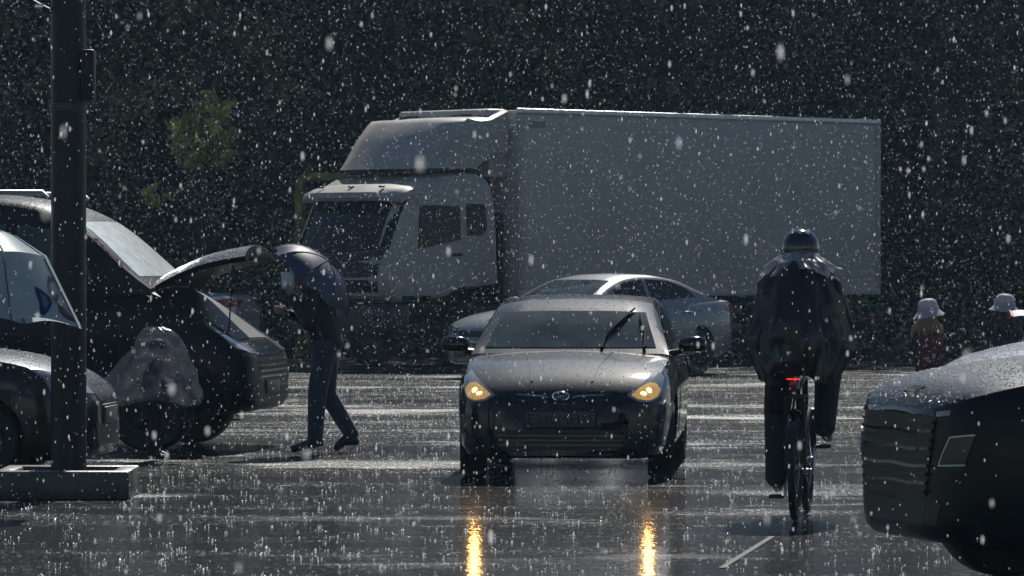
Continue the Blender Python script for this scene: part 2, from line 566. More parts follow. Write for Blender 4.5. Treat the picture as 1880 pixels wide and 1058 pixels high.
# ------------------------------------------------------------------ trees
def leaves(pts, size, aspect=0.6, flat=0.0):
    """one leaf-shaped four-cornered face at every point, turned at random"""
    n = len(pts)
    a = RNG.normal(size=(n, 3)); a /= np.linalg.norm(a, axis=1)[:, None]
    b = RNG.normal(size=(n, 3))
    b -= a * (a * b).sum(1)[:, None]; b /= np.linalg.norm(b, axis=1)[:, None]
    s = (size * RNG.uniform(0.6, 1.3, n))[:, None]
    v = np.empty((n, 4, 3))
    v[:, 0] = pts - a * s * 0.5
    v[:, 1] = pts + b * s * 0.5 * aspect
    v[:, 2] = pts + a * s * 0.5
    v[:, 3] = pts - b * s * 0.5 * aspect
    return v.reshape(-1, 3)

def quad_obj(name, v, m, parent=None, **props):
    n = len(v) // 4
    me = bpy.data.meshes.new(name)
    me.vertices.add(n * 4); me.vertices.foreach_set('co', v.astype(np.float32).ravel())
    me.loops.add(n * 4); me.loops.foreach_set('vertex_index', np.arange(n * 4, dtype=np.int32))
    me.polygons.add(n)
    me.polygons.foreach_set('loop_start', np.arange(0, n * 4, 4, dtype=np.int32))
    me.update(calc_edges=True)
    me.materials.append(MATS[m])
    o = bpy.data.objects.new(name, me)
    COL.objects.link(o)
    if parent is not None:
        o.parent = parent
    for k, q in props.items():
        o[k] = q
    return o

def clumped(n, centre, rad, nclump, cr, zmin=0.3):
    """points in clumps spread through an ellipsoid"""
    c = RNG.normal(size=(nclump * 3, 3)); c /= np.linalg.norm(c, axis=1)[:, None]
    c *= (RNG.uniform(0.25, 1.0, (nclump * 3, 1)) ** 0.5)
    c = np.array(centre) + c * np.array(rad)
    c = c[c[:, 2] > zmin][:nclump]
    k = RNG.integers(0, len(c), n)
    g = RNG.normal(size=(n, 3)); g /= np.linalg.norm(g, axis=1)[:, None]
    g *= (RNG.uniform(0, 1, (n, 1)) ** 0.45) * cr * RNG.uniform(0.6, 1.2, (n, 1))
    g[:, 2] *= 0.7
    p = c[k] + g
    p[:, 2] = np.maximum(p[:, 2], zmin)
    return p, c

def tree(name, label, x, y, h, rx, base, leafmat, n_low, n_high, group, leaf=0.13):
    t = thing(name, label, 'tree', (x, y, 0), 0, group)
    lean = Vector((random.uniform(-.3, .3), random.uniform(-.2, .2), 0))
    mb = MB()
    tr = 0.012 * h + 0.05
    pts = [Vector((0, 0, -0.05)) + lean * (k / 8) ** 2 * 2 + Vector((random.uniform(-.06, .06), random.uniform(-.06, .06), h * 0.86 * k / 8)) for k in range(9)]
    mb.tube(pts, [tr * (1.25 if k == 0 else 1 - 0.105 * k) for k in range(9)], 9)
    for k in range(9):
        i = random.randint(2, 7)
        a = random.uniform(0, 6.28)
        q = pts[i]
        L_ = rx * random.uniform(0.5, 0.85)
        e = q + Vector((math.cos(a) * L_, math.sin(a) * L_, L_ * 0.55))
        mb.tube([q, (q + e) / 2 + Vector((0, 0, -0.12 * L_)), e], [tr * 0.4, tr * 0.25, tr * 0.08], 6)
    mb.obj('trunk', 'bark', t)
    zc = (base + h) / 2
    p1, _ = clumped(n_low, (0, 0, base + 2.8), (rx, rx, 4.2), 60, 0.75, base)
    p2, _ = clumped(n_high, (0, 0, zc + 3), (rx * 1.05, rx * 1.05, (h - base) / 2 - 1), 60, 1.1, base + 3)
    v = np.concatenate([leaves(p1, leaf), leaves(p2, 0.34)])
    quad_obj('crown', v, leafmat, t)
    return t

spots = [(-13.2, 79.5), (-10.6, 78.0), (-8.1, 80.5), (-5.6, 78.6), (-2.9, 79.8), (-0.2, 80.6), (2.5, 79.2), (5.1, 80.2), (7.6, 78.8), (10.2, 79.9), (12.8, 78.4)]
words = ['leafy dark green tree at the far end above the umbrella with the prints',
         'dark green tree behind the roof of the black minivan',
         'dark leafy tree behind the small tree coloured as a sunlit patch',
         'tall dark green tree standing behind the yellow pipe arch',
         'dark green tree behind the roof fairing of the white truck',
         'dark tree above the join of the truck cab and its box',
         'dark green tree rising above the front half of the truck box',
         'dark leafy tree rising above the middle of the truck box',
         'dark tree rising above the rear edge of the truck box',
         'dark green tree beyond the children in bucket hats',
         'dark tree at the far right end of the row of trees']
for i, (x, y) in enumerate(spots):
    tree('broadleaf_tree', words[i], x, y, random.uniform(12, 13.5), 2.6, 0.5, ['leaf_dark', 'leaf_mid'][i % 2], 9000, 3000, 'trees along the far edge of the parking lot')
# small added tree: a sunlit leaf patch painted as yellow green leaf colour
yt = thing('sunlit_patch_tree', 'small added tree with leaves coloured as a sunlit patch left of the white truck', 'tree', (P(372, 240, 75).x, 75, 0))
mb = MB()
mb.tube([(0, 0, -.05), (.03, .02, 1.5), (-.02, 0, 3.2), (0, 0, 4.4)], [.05, .04, .03, .012], 7)
for k in range(7):
    a_ = random.uniform(0, 6.28); z_ = random.uniform(2.3, 4.0)
    mb.tube([(0, 0, z_), (math.cos(a_) * .25, math.sin(a_) * .25, z_ + .2), (math.cos(a_) * .45, math.sin(a_) * .45, z_ + .3)], [.014, .01, .005], 5)
mb.obj('trunk', 'bark', yt)
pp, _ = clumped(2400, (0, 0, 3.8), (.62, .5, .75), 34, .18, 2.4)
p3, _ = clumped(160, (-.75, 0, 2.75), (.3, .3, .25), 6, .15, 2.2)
quad_obj('crown', leaves(np.concatenate([pp, p3]), 0.1), 'leaf_sun_tint', yt)
# the wood behind and the undergrowth below read as one dark mass
wp = np.stack([RNG.uniform(-26, 26, 80000), RNG.uniform(84, 94, 80000), RNG.uniform(0, 1, 80000) * 12], 1)
quad_obj('woodland', leaves(wp, 0.8, 0.75), 'leaf_dark', None, kind='stuff', label='dark mass of woodland behind the row of trees', category='woodland')
up = np.stack([RNG.uniform(-17, 17, 16000), RNG.uniform(76.5, 81, 16000), np.abs(RNG.normal(0, 0.75, 16000))], 1)
quad_obj('undergrowth', leaves(up, 0.16), 'leaf_mid', None, kind='stuff', label='dark undergrowth below the trees behind the truck', category='undergrowth')

# yellow gas pipe arch behind the truck cab
gp = thing('gas_pipe_arch', 'yellow pipe arch standing behind the cab of the white truck', 'pipe', (P(551, 400, 74).x, 74, 0))
gx, gz = 3.0, CAMH - (326 - HOR) / F * 74
MB().tube([(0, 0, 0), (0, 0, gz - .12), (.03, 0, gz - .04), (.12, 0, gz)], .085, 10).obj('upright', 'yellow_pipe', gp)
MB().tube([(gx, 0, 0), (gx, 0, gz - .12), (gx - .03, 0, gz - .04), (gx - .12, 0, gz)], .085, 10).obj('upright', 'yellow_pipe', gp)
MB().tube([(.121, 0, gz), (gx - .121, 0, gz)], .083, 10).obj('crossbar', 'yellow_pipe', gp)
for zz in (1.2, gz - .3):
    MB().lathe([(.086, -.03), (.12, -.03), (.12, .03), (.086, .03)], (0, 0, zz), 'z', 12).obj('flange', 'yellow_pipe', gp)

# ------------------------------------------------------------------ lamp post in its concrete base
lp_x, lp_d = (126 - 940) / F * 30.9, 30.9
post = thing('lamp_post', 'thick dark lamp post rising out of the square concrete base', 'lamp post', (lp_x, lp_d, 0))
MB().tube([(0, 0, 0.02), (0, 0, 3.2), (0, 0, 7.4)], [.126, .124, .115], 20).obj('shaft', 'pole_paint', post)
MB().lathe([(.1265, 0), (.15, 0), (.15, .05), (.1265, .07)], (0, 0, .08), 'z', 20).obj('foot_collar', 'pole_paint', post)
MB().box((.145, -.02, 2.98), (.09, .16, .36), .012).obj('junction_box', 'pole_paint', post)
MB().lathe([(.1262, 0), (.134, .004), (.134, .056), (.1262, .06)], (0, 0, 2.72), 'z', 20).obj('clamp_band', 'steel_dark', post)
MB().tube([(-.1, 0, 3.42), (-.2, -.03, 3.47), (-.34, -.05, 3.55), (-.6, -.06, 3.7), (-1.2, -.06, 3.95)], [.02, .02, .02, .018, .018], 8).obj('bracket_arm', 'steel_dark', post)
MB().box((-.2, -.07, 3.465), (.06, .02, .035), .006).obj('clamp_plate', 'chrome', post)
MB().box((-1.45, -.06, 4.02), (.6, .24, .09), .03).obj('lamp_head', 'pole_paint', post)
pb = thing('concrete_base', 'low square concrete kerb frame around the foot of the lamp post', 'kerb', (lp_x, lp_d - .1, 0))
bw, bd0, bh, th = .475, .45, .2, .13
MB().box((0, -bd0 + th / 2, bh / 2), (2 * bw, th, bh), .018).obj('kerb_block', 'concrete', pb)
MB().box((0, bd0 - th / 2, bh / 2), (2 * bw, th, bh), .018).obj('kerb_block', 'concrete', pb)
MB().box((bw - th / 2, 0, bh / 2 - .001), (th, 2 * bd0 - 2 * th - .004, bh), .018).obj('kerb_block', 'concrete', pb)
MB().box((-bw + th / 2, 0, bh / 2 - .001), (th, 2 * bd0 - 2 * th - .004, bh), .018).obj('kerb_block', 'concrete', pb)
MB().box((0, 0, .055), (2 * bw - 2 * th, 2 * bd0 - 2 * th, .11), 0).obj('soil', 'soil', pb)

# ================================================================== vehicles
def cast(bvh, o, d):
    h, n, a, b = bvh.ray_cast(Vector(o), Vector(d))
    if h is not None and n.dot(Vector(d)) > 0:
        n = -n
    return h, n, a, b
def prof(kn, s, it=2):
    kn = np.array(kn, float)
    v = np.interp(s, kn[:, 0], kn[:, 1])
    for _ in range(it):
        w = v.copy()
        w[1:-1] = 0.25 * v[:-2] + 0.5 * v[1:-1] + 0.25 * v[2:]
        v = w
    return v

def mirror_rings(half):
    """half ring listed from bottom centre to top centre, y >= 0 -> closed ring"""
    return half + [(x, -y, z) for (x, y, z) in half[-2:0:-1]]

def wheel(parent, x, y, r, wt, side, steer=0.0, spokes=5, rim='aluminium'):
    e = bpy.data.objects.new('wheel', None)
    COL.objects.link(e); e.parent = parent
    e.location = (x, y, r)
    e.rotation_euler = (0, 0, steer)
    h = wt / 2
    ri = r * 0.64
    MB().lathe([(ri, -h * .8), (ri * 1.12, -h), (r * .93, -h), (r, -h * .72), (r, h * .72), (r * .93, h), (ri * 1.12, h), (ri, h * .8), (ri, -h * .8)], (0, 0, 0), 'y', 32).obj('tyre', 'rubber', e)
    mb = MB()
    mb.lathe([(ri * 1.002, -h * .75), (ri * .94, -h * .7), (ri * .94, h * .55), (ri * 1.002, h * .78)], (0, 0, 0), 'y', 28)
    yo = side * h * .45
    mb.lathe([(0.001, yo + side * .03), (r * .16, yo + side * .02), (r * .17, yo - side * .03)], (0, 0, 0), 'y', 16)
    for k in range(spokes):
        a = 2 * math.pi * k / spokes + .3
        c = Vector((math.cos(a) * ri * .5, yo, math.sin(a) * ri * .5))
        mb.box(c, (ri * .98, .03, r * .13), .006, Matrix.Rotation(-a, 4, 'Y'))
    mb.lathe([(0.001, -side * h * .2), (ri * .93, -side * h * .2)], (0, 0, 0), 'y', 20)
    mb.obj('rim', rim, e)
    return e

def build_car(name, label, loc, heading, S, group=None):
    root = thing(name, label, 'car', loc, heading, group)
    L, fa = S['L'], S['fa']
    ns = 46
    t = np.linspace(0, 1, ns)
    s = L * (0.35 * t + 0.65 * (1 - np.cos(math.pi * t)) / 2)
    W, ZT, ZL = prof(S['w'], s), prof(S['zt'], s), prof(S['zl'], s)
    cr = prof(S.get('crown', [(0, .02), (L, .03)]), s)
    rings = []
    for i in range(ns):
        x, w, zt, zl, c = fa - s[i], W[i], ZT[i], ZL[i], cr[i]
        h = zt - zl
        half = [(x, 0, zl), (x, .8 * w, zl), (x, .93 * w, zl + .03), (x, .975 * w, zl + .16 * h), (x, .995 * w, zl + .42 * h), (x, 1.0 * w, zl + .62 * h),
                (x, .985 * w, zl + .8 * h), (x, .955 * w, zl + .93 * h), (x, .91 * w, zt), (x, .82 * w, zt + .35 * c), (x, .45 * w, zt + .8 * c), (x, 0, zt + c)]
        rings.append(mirror_rings(half))
    V, Fc = loft(rings)
    # cabin
    rk = np.array(S['roof'])
    s2 = np.linspace(rk[0, 0], rk[-1, 0], 40)
    ZR = prof(S['roof'], s2, 2)
    W2, ZB = prof(S['w'], s2), np.interp(s2, s, ZT)
    tum, inset, cg = S.get('tum', .3), S.get('inset', .9), S.get('rcrown', .05)
    rings2 = []
    for i in range(len(s2)):
        x = fa - s2[i]
        zb = ZB[i] - .03
        h = max(ZR[i] - zb, .02)
        wb = W2[i] * inset
        wt = wb - tum * h
        cc = cg * min(1, h / .25)
        half = [(x, 0, zb), (x, wb, zb), (x, wb - tum * h * .33 + .01 * min(1, h), zb + h * .33), (x, wb - tum * h * .7 + .008, zb + h * .7), (x, wt + .012, zb + h - .035 * min(1, h * 3)),
                (x, wt - .03, zb + h), (x, wt * .6, zb + h + .72 * cc), (x, 0, zb + h + cc)]
        rings2.append(mirror_rings(half))
    V2, F2 = loft(rings2)
    allV = V + V2
    allF = Fc + [tuple(i + len(V) for i in q) for q in F2]
    bvh = BVHTree.FromPolygons([tuple(v) for v in allV], allF)
    lower = BVHTree.FromPolygons([tuple(v) for v in V], Fc)
    # wheel arches
    rw, wt_ = S['rw'], S.get('wt', .2)
    cut = MB()
    axles = [0.0, -S['wb']]
    for ax in axles:
        wy = float(np.interp(fa - ax, s, W))
        for sd in (1, -1):
            cut.lathe([(0.0001, sd * (wy - .3)), (rw + S.get('gap', .05), sd * (wy - .3)), (rw + S.get('gap', .05), sd * (wy + .25)), (0.0001, sd * (wy + .25))], (ax, 0, rw), 'y', 40)
    cbm = bmesh.new()
    for q in cut.v:
        cbm.verts.new(q)
    cbm.verts.ensure_lookup_table()
    for q in cut.f:
        try:
            cbm.faces.new([cbm.verts[i] for i in q])
        except ValueError:
            pass
    bmesh.ops.remove_doubles(cbm, verts=cbm.verts, dist=0.0005)
    bmesh.ops.dissolve_degenerate(cbm, edges=cbm.edges, dist=0.0002)
    bmesh.ops.recalc_face_normals(cbm, faces=cbm.faces)
    cbm.verts.index_update()
    cut.v = [q.co.copy() for q in cbm.verts]
    cut.f = [[l.index for l in q.verts] for q in cbm.faces]
    cbm.free()
    V1, F1 = boolean_cut(V, Fc, cut)
    pm = S['paint']
    body = obj('body', V1, F1, pm, root, 35)
    obj('cabin', V2, F2, pm, root, 38)
    for ax, st in zip(axles, (S.get('steer', 0), 0)):
        wy = float(np.interp(fa - ax, s, W)) - wt_ / 2 - .015
        for sd in (1, -1):
            wheel(root, ax, sd * wy, rw, wt_, sd, st, S.get('spokes', 5), S.get('rim', 'aluminium'))
    # glass
    zb, ztp, yb, yt = S['ws']
    gm = S.get('glass_front', 'glass_windscreen')
    ws = patch('windscreen', bvh, [(-yt, ztp - .012), (-yt * .5, ztp), (yt * .5, ztp), (yt, ztp - .012)], [(-yb, zb), (yb, zb)], 'front', gm, root, .005, 14, 8)
    for (tp, bt) in S.get('side', []):
        for axn in ('left', 'right'):
            patch('side_window', bvh, [(fa - a, b) for a, b in tp], [(fa - a, b) for a, b in bt], axn, S.get('glass_side', 'glass_dark'), root, .004, 10, 6)
    if 'rw_' in S:
        zb, ztp, yb, yt = S['rw_']
        patch('rear_window', bvh, [(-yt, ztp), (yt, ztp)], [(-yb, zb), (yb, zb)], 'rear', 'glass_dark', root, .004, 12, 6)
    # doors
    for (a, b, z0) in S.get('doors', []):
        for axn, sd in (('left', 1), ('right', -1)):
            zz = [float(np.interp(q, s, ZT)) - .045 for q in (a, b)]
            dr = patch('door', lower, [(fa - a, zz[0]), (fa - b, zz[1])], [(fa - a, z0), (fa - b, z0)], axn, pm, root, .004, 8, 8, .006)
            hx, hz = fa - b + .16, zz[1] - .07
            h, n, _, _ = cast(lower, Vector((hx, sd * 9, hz)), Vector((0, -sd, 0)))
            if h:
                MB().box(h + n * .02, (.17, .022, .028), .007).obj('handle', S.get('handle', pm), dr)
    for sd in (1, -1):
        for (tp, bt) in S.get('headlight', []):
            hl = patch('headlight', lower, [(sd * a, b) for a, b in tp], [(sd * a, b) for a, b in bt], 'front', S.get('lens', 'lamp_lens'), root, .008, 12, 6, .03)
        for (tp, bt) in S.get('tail', []):
            patch('tail_light', lower, [(sd * a, b) for a, b in tp], [(sd * a, b) for a, b in bt], 'rear', 'red_lens', root, .008, 10, 5, .03)
        for (tp, bt) in S.get('tail_side', []):
            patch('tail_light', lower, [(fa - a, b) for a, b in tp], [(fa - a, b) for a, b in bt], 'left' if sd > 0 else 'right', 'red_lens', root, .007, 8, 5, .02)
        if 'mirror' in S:
            ms, mz, my = S['mirror']
            mx = fa - ms
            mm = MB()
            rings_m = []
            for k, (dy, sc) in enumerate([(0, .55), (.03, .85), (.09, 1.0), (.16, 1.0), (.2, .8), (.215, .45)]):
                rings_m.append([(mx + .045 + .06 * sc * math.cos(a_) - .02 * k * .3, sd * (my + dy), mz + .07 * sc * math.sin(a_) * (1.0 if math.sin(a_) > 0 else .85)) for a_ in np.linspace(0, 2 * math.pi, 14, endpoint=False)])
            v_, f_ = loft(rings_m)
            mir = obj('wing_mirror', v_, f_, S.get('mirror_mat', pm), root, 60)
            MB().tube([(mx + .02, sd * (my - .12), mz - .075), (mx + .04, sd * (my + .03), mz - .05)], [.03, .028], 8).obj('mirror_stalk', 'black_plastic', mir)
            MB().box((mx - .012, sd * (my + .1), mz), (.006, .15, .09), .002).obj('mirror_glass', 'glass_dark', mir)
    if 'plate' in S:
        pz, txt = S['plate']
        h, n, _, _ = cast(lower, Vector((9, 0, pz)), Vector((-1, 0, 0)))
        pl = MB().box((h.x + .014, 0, pz), (.012, .52, .112), .004).obj('number_plate', 'plate_white', root)
        MB().box((h.x + .005, 0, pz), (.012, .56, .15), .006).obj('plate_frame', 'black_plastic', pl)
        for (txt, ty, tsz) in [(txt[:6], -.05, .115), (txt[7:], .2, .085)]:
            tv, tf = text_mesh(txt, tsz)
            obj('plate_characters', [(h.x + .0215 + p.z * .5, p.x + ty, p.y + pz) for p in tv], tf, 'print_black', pl, 0)
    return root, bvh, lower, body

# ------------------------------------------------------------------ dark hatchback driving towards the camera
HERO = dict(L=4.1, fa=.8, wb=2.57, rw=.3, wt=.2, gap=.045, paint='paint_midnight',
    w=[(0, .46), (.04, .58), (.12, .69), (.28, .775), (.55, .825), (1.0, .845), (2.0, .85), (3.2, .845), (3.7, .8), (3.95, .7), (4.1, .56)],
    zt=[(0, .56), (.05, .63), (.14, .695), (.3, .765), (.55, .84), (1.0, .9), (1.25, .932), (1.6, .93), (3.2, .96), (3.7, .98), (4.1, .9)],
    zl=[(0, .2), (.1, .17), (.4, .17), (3.6, .2), (4.1, .34)],
    crown=[(0, .03), (.2, .05), (1.2, .05), (1.5, .02), (4.1, .03)],
    roof=[(1.12, .94), (1.25, 1.0), (1.5, 1.135), (1.8, 1.265), (1.98, 1.32), (2.4, 1.36), (2.9, 1.355), (3.3, 1.3), (3.7, 1.12), (3.95, .97)],
    tum=.38, inset=.92, rcrown=.03,
    ws=(.985, 1.262, .665, .56), glass_front='glass_windscreen',
    side=[([(1.75, 1.18), (2.1, 1.27), (2.42, 1.29)], [(1.52, 1.0), (2.42, 1.0)]), ([(2.5, 1.29), (3.0, 1.27), (3.25, 1.2)], [(2.5, 1.0), (3.4, 1.03)])],
    rw_=(1.05, 1.24, .58, .5), doors=[(1.42, 2.45, .27), (2.47, 3.3, .27)],
    headlight=[([(.50, .655), (.6, .73), (.71, .83)], [(.50, .645), (.58, .6), (.68, .6), (.745, .66), (.755, .78)])],
    mirror=(1.62, 1.0, .83), mirror_mat='gloss_black', plate=(.47, 'E340MH 73'), rim='steel_dark', steer=.06)
hd = 33.5
hero, hb, hl_, hbody = build_car('hatchback_car', 'dark midnight hatchback with lit headlights driving towards the viewer on wet asphalt', (.425, hd, 0), R(270 - 4.4), HERO)
def hero_front(name, tp, bt, m, parent=hero, off=.006, nu=12, nv=5, thick=.015):
    return patch(name, hl_, tp, bt, 'front', m, parent, off, nu, nv, thick)
grl = hero_front('upper_grille', [(-.42, .665), (0, .655), (.42, .665)], [(-.36, .6), (0, .585), (.36, .6)], 'black_plastic')
for sd in (1, -1):
    hero_front('grille_bar', [(sd * .09, .627), (sd * .12, .64), (sd * .33, .648)], [(sd * .09, .617), (sd * .12, .63), (sd * .33, .641)], 'chrome', grl, .02, 10, 3)
    lw = hero_front('lit_reflector', [(sd * .53, .652), (sd * .59, .70), (sd * .65, .735), (sd * .70, .735), (sd * .73, .69)], [(sd * .53, .65), (sd * .58, .62), (sd * .66, .612), (sd * .71, .635), (sd * .731, .685)], 'lamp_warm', hero, .013, 14, 6)
    h, n, _, _ = cast(hl_, Vector((9, sd * .655, .685)), Vector((-1, 0, 0)))
    MB().ball(h + Vector((.012, 0, 0)), (.02, .026, .022)).obj('bulb', 'lamp_bulb', lw)
    h2, n2, _, _ = cast(hl_, Vector((9, sd * .615, .665)), Vector((-1, 0, 0)))
    MB().ball(h2 + Vector((.012, 0, 0)), (.016, .03, .014)).obj('bulb', 'lamp_bulb', lw)
    ld = bpy.data.lights.new('headlight_beam', 'SPOT')
    ld.energy = 4.5
    ld.color = (1.0, 0.52, 0.15)
    ld.spot_size = R(50)
    ld.spot_blend = 0.6
    ld.shadow_soft_size = 0.035
    lo = bpy.data.objects.new('headlight_beam', ld)
    COL.objects.link(lo)
    lo.parent = hero
    lo.location = h + Vector((.1, 0, .0))
    lo.rotation_euler = Vector((-1, 0, .16)).to_track_quat('Z', 'Y').to_euler()
    hero_front('fog_lamp', [(sd * .66, .555), (sd * .73, .575)], [(sd * .67, .5), (sd * .735, .51)], 'lamp_glass_dark', hero, .006, 6, 4)
hero_front('lower_grille', [(-.5, .39), (.5, .39)], [(-.44, .24), (.44, .24)], 'black_plastic')
for z in (.28, .315, .35):
    hero_front('grille_slat', [(-.47, z + .006), (.47, z + .006)], [(-.47, z - .006), (.47, z - .006)], 'gloss_black', hero, .016, 12, 3)
# oval badge with a slanted letter
h, n, _, _ = cast(hl_, Vector((9, 0, .645)), Vector((-1, 0, 0)))
mb = MB()
oc = h + Vector((.022, 0, 0))
mb.tube([oc + Vector((0, math.cos(a_) * .062, math.sin(a_) * .033)) for a_ in np.linspace(0, 2 * math.pi, 25)], .006, 6, False)
for yy in (-.024, .024):
    mb.tube([oc + Vector((0, yy - .008, -.026)), oc + Vector((0, yy + .008, .026))], .006, 6)
mb.tube([oc + Vector((0, -.022, -.008)), oc + Vector((0, .022, .008))], .005, 6)
mb.obj('badge', 'chrome', hero)
# bonnet creases, shut line and wipers
for sd in (1, -1):
    patch('bonnet_crease', hl_, [(.62, sd * .22), (-.4, sd * .33)], [(.62, sd * .235), (-.4, sd * .352)], 'top', 'paint_midnight', hero, .006, 12, 3, .004)
pivots = [((-.36, .18), (-.98, .10 + .26)), ((-.42, .55), (-.98, .54))]
def on_screen(y, z):
    h, n, _, _ = cast(hb, Vector((9, y, z)), Vector((-1, 0, 0)))
    return h + n * .022
for (y0, z0, y1, z1, y2, z2) in [(.24, .965, .27, 1.07, .47, 1.265), (.58, .975, .565, 1.08, .52, 1.22)]:
    w_ = MB().tube([on_screen(y0, z0), on_screen((y0 + y1) / 2, (z0 + z1) / 2), on_screen(y1, z1), on_screen((y1 + y2) / 2, (z1 + z2) / 2)], [.014, .012, .01, .008], 6).obj('wiper_arm', 'matte_black', hero)
    k = [on_screen(y1 + (y2 - y1) * q, z1 + (z2 - z1) * q) for q in (0, .25, .5, .75, 1)]
    MB().tube([p + Vector((.006, 0, .0)) for p in k], [.008, .016, .02, .016, .008], 6).obj('wiper_blade', 'matte_black', w_)

# ------------------------------------------------------------------ silver sedan behind it
SILVER = dict(L=4.75, fa=.9, wb=2.8, rw=.33, wt=.2, paint='paint_silver',
    w=[(0, .5), (.05, .62), (.15, .75), (.35, .84), (.7, .89), (1.5, .91), (3.4, .91), (4.2, .86), (4.55, .78), (4.75, .64)],
    zt=[(0, .6), (.06, .68), (.2, .75), (.6, .85), (1.2, .93), (1.5, .95), (3.4, 1.0), (4.1, 1.04), (4.6, 1.05), (4.75, .99)],
    zl=[(0, .25), (.1, .2), (.5, .2), (4.2, .22), (4.75, .36)],
    crown=[(0, .03), (.3, .06), (1.2, .05), (1.6, .02), (4.75, .03)],
    roof=[(1.25, .95), (1.45, 1.03), (1.9, 1.25), (2.25, 1.37), (2.6, 1.41), (3.1, 1.405), (3.5, 1.34), (4.0, 1.16), (4.35, 1.04)],
    tum=.42, inset=.9, rcrown=.04, ws=(1.03, 1.36, .68, .52), glass_front='glass_windscreen',
    side=[([(2.0, 1.22), (2.3, 1.33), (2.68, 1.37)], [(1.75, 1.05), (2.68, 1.06)]), ([(2.76, 1.37), (3.25, 1.345), (3.6, 1.24)], [(2.76, 1.06), (3.75, 1.11)])],
    rw_=(1.1, 1.32, .6, .5), doors=[(1.55, 2.7, .3), (2.72, 3.6, .3)],
    headlight=[([(.46, .69), (.78, .76)], [(.44, .63), (.80, .65)])], tail=[([(.35, 1.0), (.74, 1.0)], [(.4, .92), (.76, .88)])],
    tail_side=[([(4.36, .99), (4.66, 1.0)], [(4.42, .92), (4.66, .88)])], mirror=(1.85, 1.05, .88), plate=(.45, ''), lens='lamp_glass_dark', rim='steel_dark')
sd_d = 60.6
silver, sb, sl_, _ = build_car('sedan_car', 'silver sedan parked sideways behind the dark hatchback', (.15, sd_d, 0), R(180 + 48), SILVER)
patch('upper_grille', sl_, [(-.42, .66), (.42, .66)], [(-.38, .58), (.38, .58)], 'front', 'black_plastic', silver)
patch('lower_grille', sl_, [(-.5, .5), (.5, .5)], [(-.46, .3), (.46, .3)], 'front', 'black_plastic', silver)
patch('grille_trim', sl_, [(-.42, .52), (.42, .52)], [(-.42, .505), (.42, .505)], 'front', 'chrome', silver, .02)
patch('bonnet_badge', sl_, [(.66, -.06), (.66, .06)], [(.6, -.06), (.6, .06)], 'top', 'steel_dark', silver, .006, 6, 4)

# ------------------------------------------------------------------ dark sport utility nose at the near edge
SUVR = dict(L=4.75, fa=.92, wb=2.77, rw=.37, wt=.24, paint='paint_black', gap=.06,
    w=[(0, .42), (.025, .58), (.07, .70), (.16, .80), (.32, .88), (.6, .93), (1.4, .945), (3.6, .945), (4.4, .9), (4.75, .78)],
    zt=[(0, .9), (.03, .95), (.1, .99), (.3, 1.05), (.6, 1.105), (.9, 1.135), (1.3, 1.165), (1.6, 1.15), (3.6, 1.17), (4.4, 1.16), (4.75, 1.05)],
    zl=[(0, .34), (.08, .27), (.4, .21), (1.0, .22), (4.2, .24), (4.75, .4)],
    crown=[(0, .03), (.3, .055), (1.2, .06), (1.6, .02), (4.75, .03)],
    roof=[(1.3, 1.15), (1.5, 1.25), (1.95, 1.5), (2.3, 1.64), (2.7, 1.68), (3.8, 1.66), (4.2, 1.58), (4.6, 1.2)],
    tum=.3, inset=.92, rcrown=.04, ws=(1.27, 1.6, .76, .62), glass_front='glass_windscreen',
    side=[([(2.0, 1.45), (2.35, 1.58), (2.75, 1.61)], [(1.85, 1.22), (2.75, 1.22)]), ([(2.83, 1.61), (3.6, 1.59), (3.75, 1.55)], [(2.83, 1.22), (3.75, 1.25)])],
    rw_=(1.25, 1.52, .68, .58), doors=[(1.5, 2.78, .34), (2.8, 3.75, .34)],
    tail=[([(.5, 1.05), (.84, 1.05)], [(.5, .92), (.85, .9)])], mirror=(1.95, 1.25, .92), lens='lamp_glass_dark', rim='steel_dark')
rx_d = 22.0
suv, rb, rl_, _ = build_car('sport_utility_car', 'black sport utility car nose with rain beads on its bonnet and a studded grille', (4.4 - 1.0, rx_d, 0), R(180 + 16), SUVR)
suv.location = (P(1590, 900, 21.9).x + 1.05, 22.35, 0)
g_ = patch('grille', rl_, [(-.5, .9), (0, .91), (.5, .9)], [(-.42, .5), (.42, .5)], 'front', 'black_plastic', suv, .006, 16, 8)
patch('grille_trim', rl_, [(-.49, .925), (0, .935), (.49, .925)], [(-.49, .905), (0, .915), (.49, .905)], 'front', 'gloss_black', suv, .012, 18, 3)
for q in range(9):
    z_ = .875 - q * .043
    wy_ = .49 - q * .008
    patch('grille_slat', rl_, [(-wy_, z_ + .004), (-wy_ * .5, z_ - .004), (0, z_ + .006), (wy_ * .5, z_ - .004), (wy_, z_ + .004)], [(-wy_, z_ - .012), (-wy_ * .5, z_ - .02), (0, z_ - .01), (wy_ * .5, z_ - .02), (wy_, z_ - .012)], 'front', 'gloss_black' if q % 2 else 'steel_dark', g_, .02, 20, 3)
